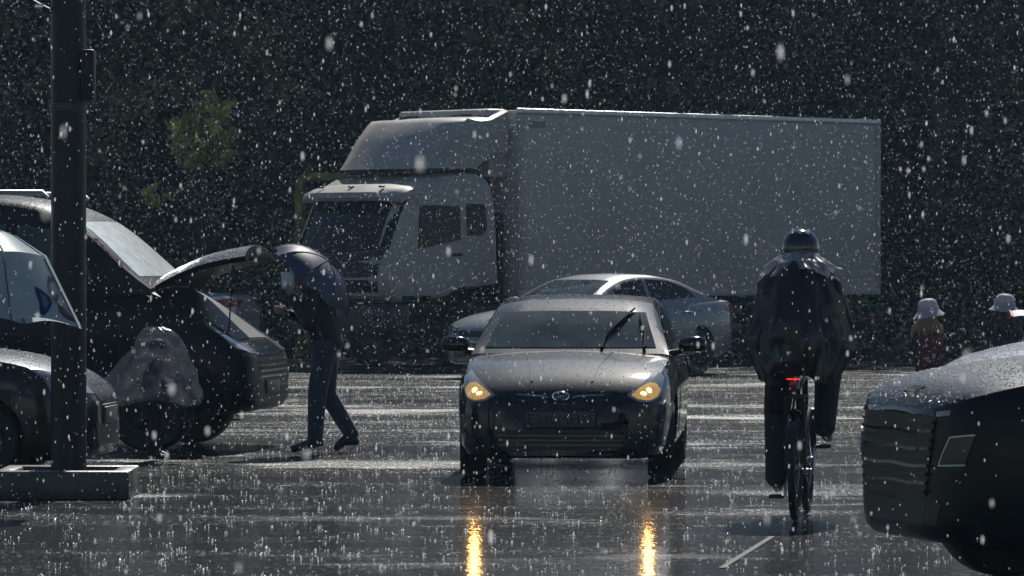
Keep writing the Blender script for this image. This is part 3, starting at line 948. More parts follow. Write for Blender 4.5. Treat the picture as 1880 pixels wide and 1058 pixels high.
for sd in (1, -1):
    hs = patch('headlight', rl_, [(sd * .62, .80), (sd * .75, .815)], [(sd * .54, .66), (sd * .71, .67)], 'front', 'lamp_glass_dark', suv, .008, 8, 6, .03)
    patch('lamp_trim', rl_, [(sd * .62, .807), (sd * .75, .822)], [(sd * .62, .80), (sd * .75, .815)], 'front', 'aluminium', hs, .012, 8, 3)
    patch('lamp_trim', rl_, [(sd * .535, .663), (sd * .71, .673)], [(sd * .535, .656), (sd * .71, .666)], 'front', 'aluminium', hs, .012, 8, 3)
    patch('lamp_trim', rl_, [(sd * .613, .806), (sd * .533, .66)], [(sd * .621, .806), (sd * .541, .66)], 'front', 'aluminium', hs, .012, 8, 3)
    patch('day_light', rl_, [(sd * .5, .925), (sd * .6, .935)], [(sd * .5, .9), (sd * .6, .91)], 'front', 'lamp_lens', suv, .008, 8, 4)
patch('bumper_intake', rl_, [(-.55, .47), (.55, .47)], [(-.5, .36), (.5, .36)], 'front', 'black_plastic', suv)
patch('bonnet_badge', rl_, [(.84, -.08), (.84, .08)], [(.79, -.08), (.79, .08)], 'top', 'matte_black', suv, .006, 8, 4)
def beads(bvh, parent, x0, x1, y0, y1, n, rmin, rmax):
    V, Fc = [], []
    for _ in range(n):
        x, y = random.uniform(x0, x1), random.uniform(y0, y1)
        h, nn, _, _ = cast(bvh, Vector((x, y, 9)), Vector((0, 0, -1)))
        if h is None or nn.z < .55:
            continue
        r = random.uniform(rmin, rmax)
        a_ = nn.orthogonal().normalized(); b3 = nn.cross(a_)
        k = len(V)
        for q in range(6):
            an = q * math.pi / 3
            V.append(h + (a_ * math.cos(an) + b3 * math.sin(an)) * r)
        for q in range(6):
            an = q * math.pi / 3 + .5
            V.append(h + (a_ * math.cos(an) + b3 * math.sin(an)) * r * .6 + nn * r * .55)
        V.append(h + nn * r * .75)
        for q in range(6):
            Fc.append((k + q, k + (q + 1) % 6, k + 6 + (q + 1) % 6, k + 6 + q))
            Fc.append((k + 6 + q, k + 6 + (q + 1) % 6, k + 12))
    return obj('rain_beads', V, Fc, 'bead_water_glint', parent, 180, kind='stuff')
beads(rb, suv, -.75, .9, -.88, .88, 5000, .003, .0075)
beads(hb, hero, -2.4, .72, -.78, .78, 1200, .003, .006)

# ------------------------------------------------------------------ pale car beyond it
WHITE = dict(SILVER)
WHITE.update(paint='paint_white', mirror_mat='paint_white', plate=(.45, ''))
wd = 35.2
white, wb_, wl_, _ = build_car('sedan_car', 'pale car whose wet bonnet shows above the black sport utility car', (P(1746, 650, wd).x + .95, wd + .2, 0), R(180 + 6), WHITE)
patch('upper_grille', wl_, [(-.42, .66), (.42, .66)], [(-.38, .58), (.38, .58)], 'front', 'black_plastic', white)
beads(wb_, white, -.4, .8, -.8, .8, 2500, .004, .008)
white.scale = (1.1, 1.1, 1.1)
BACK = dict(SILVER)
BACK.update(paint='paint_white', plate=(.45, ''), lens='lamp_lens')
bk_d = 70.0
back, _, _, _ = build_car('sedan_car', 'white car with red tail light glimpsed beyond the open bonnet of the minivan', (P(438, 575, bk_d).x - 3.6, bk_d + 1.2, 0), R(180 - 14), BACK)

# ------------------------------------------------------------------ dark car at the lower left, behind the lamp post
DARK = dict(HERO)
DARK.update(paint='paint_graphite', steer=0, mirror_mat='paint_graphite', plate=(.47, ''), glass_front='glass_windscreen', lens='lamp_lens',
            headlight=[([(.44, .70), (.74, .80)], [(.44, .62), (.755, .64)])])
dk_d = 33.0
dark, db, dl_, _ = build_car('hatchback_car', 'dark car nose showing behind the lamp post and its concrete base', (P(197, 800, dk_d - .6).x - .9, dk_d, 0), R(-4), DARK)
dark.scale = (1.08, 1.04, 1.08)
patch('upper_grille', dl_, [(-.42, .665), (.42, .665)], [(-.38, .57), (.38, .57)], 'front', 'black_plastic', dark)
patch('lower_grille', dl_, [(-.5, .42), (.5, .42)], [(-.45, .26), (.45, .26)], 'front', 'black_plastic', dark)
beads(db, dark, -.5, .72, -.78, .78, 2500, .003, .006)

# ------------------------------------------------------------------ black minivan with its bonnet up
VAN = dict(L=4.95, fa=.9, wb=3.05, rw=.38, wt=.24, paint='paint_black', gap=.045,
    w=[(0, .72), (.03, .81), (.1, .88), (.25, .925), (.7, .945), (1.4, .95), (4.4, .95), (4.8, .9), (4.95, .82)],
    zt=[(0, .8), (.04, .86), (.15, .92), (.35, 1.05), (.6, 1.23), (.85, 1.38), (1.0, 1.42), (1.4, 1.36), (4.4, 1.38), (4.95, 1.3)],
    zl=[(0, .4), (.06, .34), (.4, .3), (4.4, .32), (4.95, .45)],
    crown=[(0, .02), (.3, .03), (1.0, .04), (1.4, .02), (4.95, .03)],
    roof=[(.88, 1.42), (1.0, 1.5), (1.35, 1.83), (1.6, 2.02), (1.9, 2.13), (2.3, 2.19), (3.2, 2.215), (4.3, 2.19), (4.7, 2.1), (4.9, 1.6), (4.94, 1.4)],
    tum=.17, inset=.965, rcrown=.05, ws=(1.52, 2.0, .82, .7), glass_front='glass_wet_glare',
    side=[([(1.55, 1.82), (1.75, 1.93), (2.1, 1.97)], [(1.38, 1.46), (2.1, 1.44)]), ([(2.2, 1.97), (3.3, 2.0)], [(2.2, 1.44), (3.3, 1.44)]), ([(3.4, 2.0), (4.6, 1.97)], [(3.4, 1.44), (4.68, 1.46)])],
    rw_=(1.5, 1.95, .75, .68), doors=[(1.15, 2.15, .42), (2.18, 3.35, .42)],
    headlight=[([(.52, .95), (.68, 1.0), (.82, 1.06)], [(.52, .84), (.7, .85), (.84, .9)])], tail=[([(.75, 1.6), (.86, 1.6)], [(.75, 1.0), (.86, 1.0)])],
    glass_side='glass_windscreen', mirror=(1.5, 1.5, .97), plate=(.55, ''), lens='lamp_lens', rim='steel_dark', mirror_mat='gloss_black')
vn_d = 38.75
van, vb, vl_, _ = build_car('minivan', 'black minivan with its bonnet propped open beside the man with the umbrella', (P(317, 740, vn_d).x, vn_d, 0), R(-9), VAN)
van['category'] = 'minivan'
patch('grille', vl_, [(-.5, .85), (.5, .85)], [(-.48, .6), (.48, .6)], 'front', 'black_plastic', van)
for z in (.64, .69, .74, .79, .835):
    patch('grille_slat', vl_, [(-.52, z + .012), (.52, z + .012)], [(-.52, z - .008), (.52, z - .008)], 'front', 'chrome', van, .022, 14, 3)
patch('bumper_intake', vl_, [(-.6, .55), (.6, .55)], [(-.58, .42), (.58, .42)], 'front', 'black_plastic', van)
patch('engine_bay', vl_, [(.72, -.6), (.72, .6)], [(.02, -.66), (.02, .66)], 'top', 'black_plastic', van, .01, 10, 10)
patch('nose_panel', vl_, [(.86, -.6), (.86, .6)], [(.74, -.72), (.74, .72)], 'top', 'chrome', van, .008, 10, 4)
# raised bonnet, hinged at the windscreen
ha = R(20)
bn = MB()
top_r, und = [], []
nb, mbn = 9, 13
for i in range(nb):
    q = i / (nb - 1)
    for j in range(mbn):
        y = -1 + 2 * j / (mbn - 1)
        wd_ = .72 - .12 * q
        arc = .10 * (1 - abs(y) ** 2.2) + .05 * math.sin(math.pi * q)
        X = .84 * q * math.cos(ha) - arc * math.sin(ha)
        Z = .84 * q * math.sin(ha) + arc * math.cos(ha) - .02 * q
        top_r.append(Vector((.0 + X, y * wd_, 1.43 + Z)))
        und.append(Vector((.0 + X + .03 * math.sin(ha), y * (wd_ - .03), 1.43 + Z - .045)))
V = top_r + und
N = nb * mbn
Fc = []
for i in range(nb - 1):
    for j in range(mbn - 1):
        k = i * mbn + j
        Fc.append((k, k + 1, k + mbn + 1, k + mbn))
        Fc.append((N + k + mbn, N + k + mbn + 1, N + k + 1, N + k))
ring = list(range(mbn)) + [i * mbn + mbn - 1 for i in range(1, nb)] + [(nb - 1) * mbn + j for j in range(mbn - 2, -1, -1)] + [i * mbn for i in range(nb - 2, 0, -1)]
for k in range(len(ring)):
    p, q = ring[k], ring[(k + 1) % len(ring)]
    Fc.append((p, p + N, q + N, q))
bonnet = obj('raised_bonnet', V, Fc, 'paint_black', van, 50)
bon_bvh = BVHTree.FromPolygons([tuple(q) for q in V], Fc)
beads(bon_bvh, van, -.1, .9, -.7, .7, 3500, .004, .008)
MB().tube([(.62, -.5, .98), (.66, -.5, 1.62)], .008, 6).obj('prop_rod', 'steel_dark', bonnet)
MB().box((.74, 0, 1.66), (.06, .12, .05), .01).obj('latch', 'chrome', bonnet)
for sd in (1, -1):
    MB().tube([(-.95, sd * .7, 2.21), (-1.0, sd * .7, 2.26), (-3.3, sd * .7, 2.275), (-3.36, sd * .7, 2.22)], .018, 8).obj('roof_rail', 'aluminium', van)
beads(vb, van, -2.5, .0, -.85, .85, 6000, .004, .007)
for sd in (1, -1):
    MB().tube([(.3, sd * .86, .31), (.45, sd * .87, .22), (.1, sd * .88, .2)], .012, 6).obj('mud_flap_edge', 'black_plastic', van)

# ================================================================== the white truck
TH = R(43)
tf = Vector((-math.cos(TH), -math.sin(TH), 0)); tl = Vector((math.sin(TH), -math.cos(TH), 0))
corner = Vector((.083, 66.7, 0))
troot = corner - tl * 1.25
truck = thing('box_truck', 'white refrigerated box truck with a roof fairing parked under the trees', 'truck', troot, R(180) + TH)
BL, BZ0, BZ1 = 8.23, 1.08, 3.93
# cargo box
MB().box((-BL / 2, 0, (BZ0 + BZ1) / 2), (BL, 2.5, BZ1 - BZ0), .015).obj('cargo_box', 'truck_box_white', truck)
for sd in (1, -1):
    MB().box((-BL / 2, sd * 1.245, BZ1 - .012), (BL + .02, .05, .085), .012).obj('top_rail', 'aluminium', truck)
    MB().box((-BL / 2, sd * 1.246, BZ0 + .03), (BL + .01, .05, .1), .01).obj('bottom_rail', 'truck_white', truck)
    for x in (-.06, -BL + .05):
        MB().box((x, sd * 1.2475, (BZ0 + BZ1) / 2), (.11, .052, BZ1 - BZ0 - .2), .012).obj('corner_post', 'truck_white', truck)
    MB().box((-BL - .02, sd * .62, (BZ0 + BZ1) / 2), (.05, 1.2, BZ1 - BZ0 - .12), .01).obj('rear_door', 'truck_white', truck)
MB().box((-.42, 1.2525, 3.72), (.34, .006, .1), 0).obj('faded_sticker', 'sticker_faded', truck)
# refrigeration unit
fr = MB().box((.21, 0, 3.42), (.4, 2.1, 1.06), .05).obj('refrigeration_unit', 'truck_white', truck)
for y in (-.78, .45):
    for z in (3.78, 3.85, 3.7):
        MB().box((.415, y, z), (.02, .42, .045), .006).obj('vent_slot', 'black_plastic', fr)
# chassis, tanks, guards
for sd in (1, -1):
    MB().box((-3.2, sd * .42, .85), (10.4, .08, .22), .01).obj('chassis_rail', 'steel_dark', truck)
    for z in (.55, .8):
        MB().box((-3.3, sd * 1.18, z), (3.4, .03, .11), .008).obj('side_guard', 'steel_dark', truck)
    MB().tube([(-1.1, sd * .62, .68), (-1.1, sd * 1.12, .68)], .3, 18).obj('fuel_tank' if sd > 0 else 'air_tank', 'steel_dark', truck)
    MB().box((-5.7, sd * 1.0, 1.04), (1.3, .5, .03), .01).obj('mudguard', 'black_plastic', truck)
    wheel(truck, .98, sd * 1.03, .5, .3, sd, 0, 6, 'steel_dark')
    wheel(truck, -5.7, sd * .98, .5, .5, sd, 0, 6, 'steel_dark')
MB().box((-BL + .05, 0, .55), (.08, 2.3, .14), .02).obj('rear_bumper', 'steel_dark', truck)
for sd in (1, -1):
    MB().box((-BL - .0, sd * .95, .62), (.07, .3, .1), .015).obj('tail_light', 'red_lens', truck)
# cab
CP = [(2.52, 1.0), (2.66, 1.1), (2.71, 1.35), (2.66, 1.62), (2.55, 1.8), (2.36, 2.2), (2.14, 2.6), (2.0, 2.74), (1.7, 2.88), (1.3, 2.955), (.8, 2.98), (.55, 2.93), (.4, 2.76), (.34, 2.45), (.32, 2.0), (.32, 1.25), (.6, 1.22), (1.2, 1.1), (1.6, 1.02)]
CPa = np.array(CP)
cc = np.array([1.45, 1.95])
rings = []
for y, ins, fwd in [(-1.19, .10, -.24), (-1.17, .045, -.18), (-1.1, .015, -.1), (-.9, 0, -.03), (-.45, 0, .02), (0, 0, .035), (.45, 0, .02), (.9, 0, -.03), (1.1, .015, -.1), (1.17, .045, -.18), (1.19, .10, -.24)]:
    ring = []
    for (x, z) in CPa:
        dv = np.array([x, z]) - cc
        q = cc + dv * (1 - ins / max(np.linalg.norm(dv), .3))
        k = max(0, min(1, (x - 1.9) / .6))
        tumb = 1 - .05 * max(0, (z - 1.8)) 
        ring.append((q[0] + fwd * k, y * tumb, q[1]))
    rings.append(ring)
V, Fc = loft(rings)
cabbvh = BVHTree.FromPolygons([tuple(v) for v in V], Fc)
cut = MB()
for sd in (1, -1):
    cut.lathe([(.0001, sd * .8), (.62, sd * .8), (.62, sd * 1.5), (.0001, sd * 1.5)], (.98, 0, .62), 'y', 36)
cb = bmesh.new()
for q in cut.v: cb.verts.new(q)
cb.verts.ensure_lookup_table()
for q in cut.f:
    try: cb.faces.new([cb.verts[i] for i in q])
    except ValueError: pass
bmesh.ops.remove_doubles(cb, verts=cb.verts, dist=.0005)
bmesh.ops.dissolve_degenerate(cb, edges=cb.edges, dist=.0002)
cb.verts.index_update()
cut.v = [q.co.copy() for q in cb.verts]; cut.f = [[l.index for l in q.verts] for q in cb.faces]
cb.free()
V1, F1 = boolean_cut(V, Fc, cut)
obj('cab', V1, F1, 'truck_white', truck, 40)
def cp(name, tp, bt, axis, m, parent=truck, off=.006, nu=12, nv=7, th=.015):
    return patch(name, cabbvh, tp, bt, axis, m, parent, off, nu, nv, th)
cp('windscreen', [(-1.1, 2.56), (0, 2.6), (1.06, 2.56)], [(-1.1, 1.78), (0, 1.72), (1.06, 1.8)], 'front', 'glass_dark', nu=18)
fp = cp('front_panel', [(-1.12, 1.772), (0, 1.713), (1.02, 1.79)], [(-1.1, 1.03), (.98, 1.03)], 'front', 'black_plastic', nu=18)
for z in (1.2, 1.32, 1.44):
    cp('panel_slat', [(-.9, z + .02), (.85, z + .02)], [(-.9, z - .02), (.85, z - .02)], 'front', 'black_plastic', fp, .02, 14, 3)
for sd, axn in ((1, 'left'), (-1, 'right')):
    dr = cp('door', [(1.05, 1.88), (1.98, 1.72)], [(1.35, 1.12), (2.02, 1.12)], axn, 'truck_white', off=.007)
    hx = Vector((1.2, sd * 1.2, 1.72))
    MB().box(hx, (.2, .03, .04), .008).obj('handle', 'black_plastic', dr)
    cp('side_window', [(1.1, 2.46), (1.92, 2.46)], [(1.1, 1.95), (1.97, 1.8)], axn, 'glass_dark')
    cp('window_deflector', [(1.15, 2.54), (1.98, 2.54)], [(1.15, 2.46), (1.93, 2.46)], axn, 'truck_white', off=.02)
    cp('quarter_window', [(.56, 2.42), (.62, 2.49), (.96, 2.49)], [(.56, 2.1), (.64, 2.02), (.96, 2.0)], axn, 'glass_dark')
    cp('step', [(1.72, 1.1), (2.3, 1.1)], [(1.75, 1.04), (2.3, 1.04)], axn, 'black_plastic')
    MB().box((2.36, sd * 1.13, 1.3), (.05, .06, .24), .01, Matrix.Rotation(R(-12 * sd), 4, 'Z')).obj('corner_intake', 'black_plastic', truck)
MB().box((2.35, 0, .72), (.5, 2.3, .5), .06).obj('front_bumper', 'black_plastic', truck)
for sd in (1, -1):
    MB().box((2.61, sd * .85, .82), (.03, .32, .16), .01).obj('headlight', 'lamp_glass_dark', truck)
# sun visor over the windscreen
vs = [(2.0, 2.79), (2.22, 2.74), (2.42, 2.66), (2.45, 2.58), (2.42, 2.53), (2.36, 2.57), (2.1, 2.66)]
rings = [[(x + f_, y, z - dz) for x, z in vs] for y, f_, dz in [(-1.14, -.16, .04), (-1.05, -.1, .02), (-.6, 0, 0), (0, .03, 0), (.6, 0, 0), (1.05, -.1, .02), (1.14, -.16, .04)]]
v_, f_2 = loft(rings)
vis = obj('sun_visor', v_, f_2, 'truck_white', truck, 45)
for y in (-.7, 0, .7):
    MB().box((2.28, y, 2.745), (.09, .05, .03), .008).obj('marker_lamp', 'black_plastic', vis)
# roof fairing
fpz = [(1.78, 3.02), (1.66, 3.16), (1.45, 3.45), (1.2, 3.72), (1.08, 3.79), (.9, 3.78), (.6, 3.8), (.3, 3.88), (.12, 3.94), (.1, 3.28), (.4, 3.27), (.62, 3.24), (.85, 3.12), (1.05, 3.03)]
rings = []
for y, f_, dz, sx in [(-1.16, -.28, -.03, .96), (-1.1, -.18, 0, .98), (-.7, -.03, 0, 1), (0, .03, 0, 1), (.7, -.03, 0, 1), (1.1, -.18, 0, .98), (1.16, -.28, -.03, .96)]:
    rings.append([(x * sx + f_ * max(0, min(1, (x - .2) / 1.0)), y, z + dz * (1 if z > 3.4 else 0)) for x, z in fpz])
v_, f_2 = loft(rings)
fair = obj('roof_fairing', v_, f_2, 'truck_white', truck, 45)
MB().box((1.35, 0, 3.0), (.5, 1.7, .1), .02).obj('fairing_mount', 'black_plastic', fair)
MB().tube([(1.2, -.9, 2.985), (1.2, .9, 2.985)], .03, 6).obj('fairing_mount', 'black_plastic', fair)
MB().box((.2, 0, 1.7), (.1, 2.2, 1.3), .02).obj('cab_rear_frame', 'black_plastic', truck)

# ================================================================== umbrellas
def umbrella(name, label, loc, axis, r, depth, m, shaft=.75, spin=0.0, ferrule=.06, handle_mat='black_plastic', rib_mat='steel_dark', shaft_mat='steel_dark', seam_mat='cloth_navy', profile=None):
    """opened umbrella: loc is the apex, axis points from the handle to the apex"""
    t = thing(name, label, 'umbrella', loc)
    t.rotation_euler = (Vector(axis).to_track_quat('Z', 'Y').to_matrix().to_4x4() @ Matrix.Rotation(spin, 4, 'Z')).to_euler()
    nt_, npn = 9, 9
    def surf(tt, ph, k):
        a = tt * R(72)
        rad = r * math.sin(a) / math.sin(R(72))
        z = -depth * (1 - math.cos(a)) / (1 - math.cos(R(72)))
        if profile:
            pq = np.array(profile)
            rad, z = r * float(np.interp(tt, pq[:, 0], pq[:, 1])), -depth * float(np.interp(tt, pq[:, 0], pq[:, 2]))
        p = 2 * k - 1
        c = 1 - .11 * (1 - p * p) * tt
        z += .05 * r * (1 - p * p) * tt * tt
        return Vector((rad * c * math.cos(ph), rad * c * math.sin(ph), z))
    V, Fc = [], []
    for i in range(nt_):
        for j in range(npn):
            k = j / (npn - 1)
            V.append(surf(i / (nt_ - 1), (k - .5) * R(45), k))
    for i in range(nt_ - 1):
        for j in range(npn - 1):
            q = i * npn + j
            Fc.append((q, q + npn, q + npn + 1, q + 1) if i else (0, q + npn, q + npn + 1))
    first = obj('panel', V, Fc, m, t, 20 if profile else 180)
    for k in range(1, 8):
        o = first.copy(); COL.objects.link(o); o.parent = t; o.rotation_euler = (0, 0, R(45) * k)
    mb = MB().tube([surf(i / 8, R(22.5), 1) + Vector((0, 0, -.006)) for i in range(9)], .004, 5)
    mb.tube([Vector((0, 0, -depth - .12)), surf(.55, R(22.5), 1)], .003, 5)
    rib = mb.obj('rib', rib_mat, t)
    for k in range(1, 8):
        o = rib.copy(); COL.objects.link(o); o.parent = t; o.rotation_euler = (0, 0, R(45) * k)
    sm = MB().tube([surf(i / 8, R(22.5), 1) + Vector((0, 0, .003)) for i in range(9)], .0035, 5).obj('seam', seam_mat, t)
    for k in range(1, 8):
        o = sm.copy(); COL.objects.link(o); o.parent = t; o.rotation_euler = (0, 0, R(45) * k)
    MB().tube([(0, 0, -shaft), (0, 0, -.003)], .006, 8).obj('shaft', shaft_mat, t)
    MB().tube([(0, 0, .002), (0, 0, ferrule * .6), (0, 0, ferrule)], [.009, .006, .003], 8).obj('ferrule', shaft_mat, t)
    MB().tube([(0, 0, -shaft - .12), (0, 0, -shaft - .06), (0, 0, -shaft + .01)], [.014, .015, .012], 8).obj('handle', handle_mat, t)
    return t

# ================================================================== people
from mathutils import noise as mnoise
def cape(z0z1, m, name, parent, amp=.02):
    rs = []
    na, nl = 110, 40
    K = np.array(z0z1)
    for q in np.linspace(0, len(K) - 1, nl):
        z, w, xb, xf = [float(np.interp(q, range(len(K)), K[:, c])) for c in range(4)]
        cx, ax = (xb + xf) / 2, (xf - xb) / 2
        ring = []
        drop = q / (len(K) - 1)
        for j in range(na):
            a = 2 * math.pi * j / na
            ca, sa = math.cos(a), math.sin(a)
            fold = 1 + amp * drop * (math.sin(a * 9 + 1.3 + 2 * drop) + .7 * math.sin(a * 15 - drop * 5) + .6 * math.sin(a * 5 - drop * 4))
            px, py = cx + ax * fold * math.copysign(abs(ca) ** .85, ca), w * fold * math.copysign(abs(sa) ** .85, sa)
            n1_ = mnoise.noise(Vector((px * 5, py * 5, z * 7))) * .03 + mnoise.noise(Vector((px * 13, py * 13 + 4, z * 9 + py * 22))) * .017 + mnoise.noise(Vector((px * 30, py * 30, z * 24))) * .006
            n1_ *= min(1, .25 + drop * 2.5)
            ring.append((px + n1_ * ca, py + n1_ * sa, z + .03 * drop ** 4 * math.sin(a * 4 + 1) + .012 * mnoise.noise(Vector((a * 3, z * 6, 0)))))
        rs.append(ring)
    v_, f_ = loft(rs, False, True)
    return obj(name, v_, f_, m, parent, 180)
def hand(mb, w, dirv, side, k=1.0, curl=.9):
    """palm and five fingers; side is the direction of the thumb, fingers bend towards bend"""
    w, d, s = Vector(w), Vector(dirv).normalized(), Vector(side).normalized()
    s = (s - d * s.dot(d)).normalized()
    n = d.cross(s)
    mb.capsule(w, .024 * k, w + d * .045 * k, .03 * k)
    pe = w + d * .085 * k
    for q in (-1.0, -.35, .3, .95):
        mb.capsule(w + d * .02 * k, .018 * k, pe + s * q * .026 * k, .014 * k, 7)
    for q, L_ in zip((.95, .3, -.35, -1.0), (.074, .084, .078, .06)):
        p0 = pe + s * q * .026 * k
        p1 = p0 + (d * math.cos(curl * .5) + n * math.sin(curl * .5)) * L_ * .45 * k
        p2 = p1 + (d * math.cos(curl * 1.4) + n * math.sin(curl * 1.4)) * L_ * .33 * k
        p3 = p2 + (d * math.cos(curl * 2.1) + n * math.sin(curl * 2.1)) * L_ * .25 * k
        mb.capsule(p0, .0105 * k, p1, .0095 * k, 7); mb.capsule(p1, .0095 * k, p2, .0085 * k, 7); mb.capsule(p2, .0085 * k, p3, .0075 * k, 7)
    t0 = w + d * .025 * k + s * .022 * k
    t1 = t0 + (d * .6 + s * .6 + n * .35) * .042 * k
    t2 = t1 + (d * .8 + n * .6) * .034 * k
    mb.capsule(t0, .014 * k, t1, .011 * k, 7); mb.capsule(t1, .011 * k, t2, .009 * k, 7)

def head(mb, c, f, k=1.0):
    """head with brow, nose, chin and ears; c is its centre, f the way it faces"""
    c, f = Vector(c), Vector(f).normalized()
    up = (Vector((0, 0, 1)) - f * f.z).normalized()
    l = up.cross(f)
    rot = Matrix((f, l, up)).transposed()
    mb.ball(c + up * .02 * k, (.098 * k, .078 * k, .105 * k), 14, 10, rot)
    mb.ball(c - up * .045 * k + f * .018 * k, (.075 * k, .06 * k, .075 * k), 12, 8, rot)
    mb.capsule(c + f * .088 * k + up * .01 * k, .012 * k, c + f * .108 * k - up * .03 * k, .015 * k, 7)
    mb.capsule(c + f * .085 * k - up * .062 * k - l * .018 * k, .011 * k, c + f * .085 * k - up * .062 * k + l * .018 * k, .011 * k, 7)
    for s in (1, -1):
        mb.ball(c + l * s * .078 * k - up * .01 * k, (.02 * k, .01 * k, .032 * k), 8, 6, rot)
        mb.capsule(c + f * .086 * k + up * .03 * k + l * s * .015 * k, .012 * k, c + f * .075 * k + up * .03 * k + l * s * .05 * k, .011 * k, 7)
    return rot, l, up

def person(name, label, loc, rz, J, k=1.0, top='cloth_black', legs='denim', shoes='leather_black', hair='hair_dark', voxel=.013, group=None, curl=(.9, .9), leg=1.0):
    t = thing(name, label, 'person', loc, rz, group)
    g = {q: Vector(p) for q, p in J.items()}
    f = g['face']
    mb = MB()
    rot, l, up = head(mb, g['head'], f, k)
    mb.capsule(g['neck'], .058 * k, g['head'] - up * .06 * k, .05 * k)
    mb.capsule(g['neck'], .07 * k, g['chest'], .13 * k); mb.capsule(g['chest'], .135 * k, g['pelvis'], .135 * k)
    for s in 'LR':
        mb.capsule(g['neck'] * .5 + g['chest'] * .5, .08 * k, g['sh' + s], .06 * k)
        mb.capsule(g['sh' + s], .052 * k, g['el' + s], .042 * k); mb.capsule(g['el' + s], .04 * k, g['wr' + s], .028 * k)
        hand(mb, g['wr' + s], g['hd' + s], g['th' + s], k, curl[0 if s == 'L' else 1])
        mb.capsule(g['hip' + s], .085 * k, g['kn' + s], .058 * k); mb.capsule(g['kn' + s], .055 * k, g['an' + s], .038 * k)
        mb.capsule(g['an' + s], .036 * k, g['toe' + s], .028 * k)
    body = remeshed('body', mb, 'skin', t, voxel * .75, 2)
    jk = MB()
    jk.capsule(g['neck'] - Vector((0, 0, .02 * k)), .085 * k, g['chest'], .165 * k); jk.capsule(g['chest'], .168 * k, g['pelvis'], .17 * k)
    jk.capsule(g['chest'] + l * .07 * k, .14 * k, g['pelvis'] + l * .05 * k, .15 * k); jk.capsule(g['chest'] - l * .07 * k, .14 * k, g['pelvis'] - l * .05 * k, .15 * k)
    for s in 'LR':
        jk.capsule(g['neck'] * .4 + g['chest'] * .6, .11 * k, g['sh' + s], .078 * k)
        jk.capsule(g['sh' + s], .074 * k, g['el' + s], .062 * k); jk.capsule(g['el' + s], .06 * k, g['wr' + s] * .93 + g['el' + s] * .07, .044 * k)
    remeshed('jacket', jk, top, t, voxel, 4)
    tr = MB()
    tr.capsule(g['hipL'], .125 * k, g['hipR'], .125 * k); tr.capsule(g['pelvis'], .14 * k, (g['hipL'] + g['hipR']) / 2, .13 * k)
    for s in 'LR':
        tr.capsule(g['hip' + s], .112 * k, g['kn' + s], .08 * k * leg); tr.capsule(g['kn' + s], .08 * k * leg, g['an' + s] + Vector((0, 0, .02)), .064 * k * leg)
    remeshed('trousers', tr, legs, t, voxel, 3)
    for s in 'LR':
        sh = MB()
        a, b = g['an' + s], g['toe' + s]
        dv = (b - a); hl = a - Vector((dv.x, dv.y, 0)).normalized() * .035 * k
        hl.z = min(a.z, b.z + .05 * k) - (.0)
        sh.capsule(a, .05 * k, (a + b) / 2, .045 * k); sh.capsule((a + b) / 2, .046 * k, b, .036 * k); sh.capsule(hl, .042 * k, (a + b) / 2, .04 * k)
        remeshed('shoe', sh, shoes, t, voxel * .8, 2)
    if hair:
        hm = MB()
        hm.ball(g['head'] + up * .035 * k - f * .012 * k, (.104 * k, .086 * k, .1 * k), 14, 10, rot)
        hm.ball(g['head'] - f * .05 * k - up * .02 * k, (.06 * k, .076 * k, .08 * k), 12, 8, rot)
        remeshed('hair', hm, hair, t, .01 * max(k, .8), 2)
    for s in (1, -1):
        MB().ball(g['head'] + f * .088 * k + up * .012 * k + l * s * .033 * k, (.008 * k, .011 * k, .006 * k), 8, 6, rot).obj('eye', 'print_black', t)
    return t

# ------------------------------------------------------------------ man under the navy umbrella, walking to the van
mp = ground_at(592, 832)
man = person('person', 'person in jeans and dark jacket walking towards the open bonnet under a navy umbrella', mp, R(180),
    dict(head=(.16, 0, 1.53), face=(.95, 0, -.3), neck=(.09, 0, 1.40), chest=(.05, 0, 1.24), pelvis=(-.02, 0, .97),
         shL=(.06, .19, 1.36), elL=(.12, .25, 1.12), wrL=(.26, .2, 1.36), hdL=(.3, 0, 1), thL=(0, -1, .2),
         shR=(.06, -.19, 1.36), elR=(.16, -.24, 1.14), wrR=(.30, -.1, 1.2), hdR=(.5, .3, .2), thR=(.2, .3, 1),
         hipL=(-.02, .095, .9), knL=(.04, .11, .5), anL=(.06, .11, .1), toeL=(.24, .12, .04),
         hipR=(-.04, -.095, .9), knR=(-.03, -.1, .52), anR=(-.24, -.1, .15), toeR=(-.12, -.11, .045)), 1.0, 'cloth_black', 'denim', leg=1.12)
def local(root, p):
    return root.matrix_basis @ Vector(p)
bpy.context.view_layer.update()
um_ax = Vector((-.66, -.12, .74)); um_ax = Vector((-um_ax.x, um_ax.y, um_ax.z))
umbrella('umbrella', 'navy blue umbrella held over the person walking to the minivan', Vector(mp) + Vector((.05, .1, 1.655)), um_ax, .44, .24, 'umbrella_navy', .62, R(22.5))
jug = thing('canister', 'pale plastic canister held up by the person under the navy umbrella', 'canister', Vector(mp) + Vector((-.285, -.18, 1.40)))
MB().box((0, 0, .09), (.12, .07, .15), .018).obj('container', 'paper', jug)
MB().tube([(.02, 0, .16), (.055, 0, .19), (.055, 0, .15)], .01, 6).obj('grip', 'paper', jug)
MB().tube([(-.035, 0, .166), (-.035, 0, .195)], .016, 10).obj('cap', 'cloth_navy', jug)

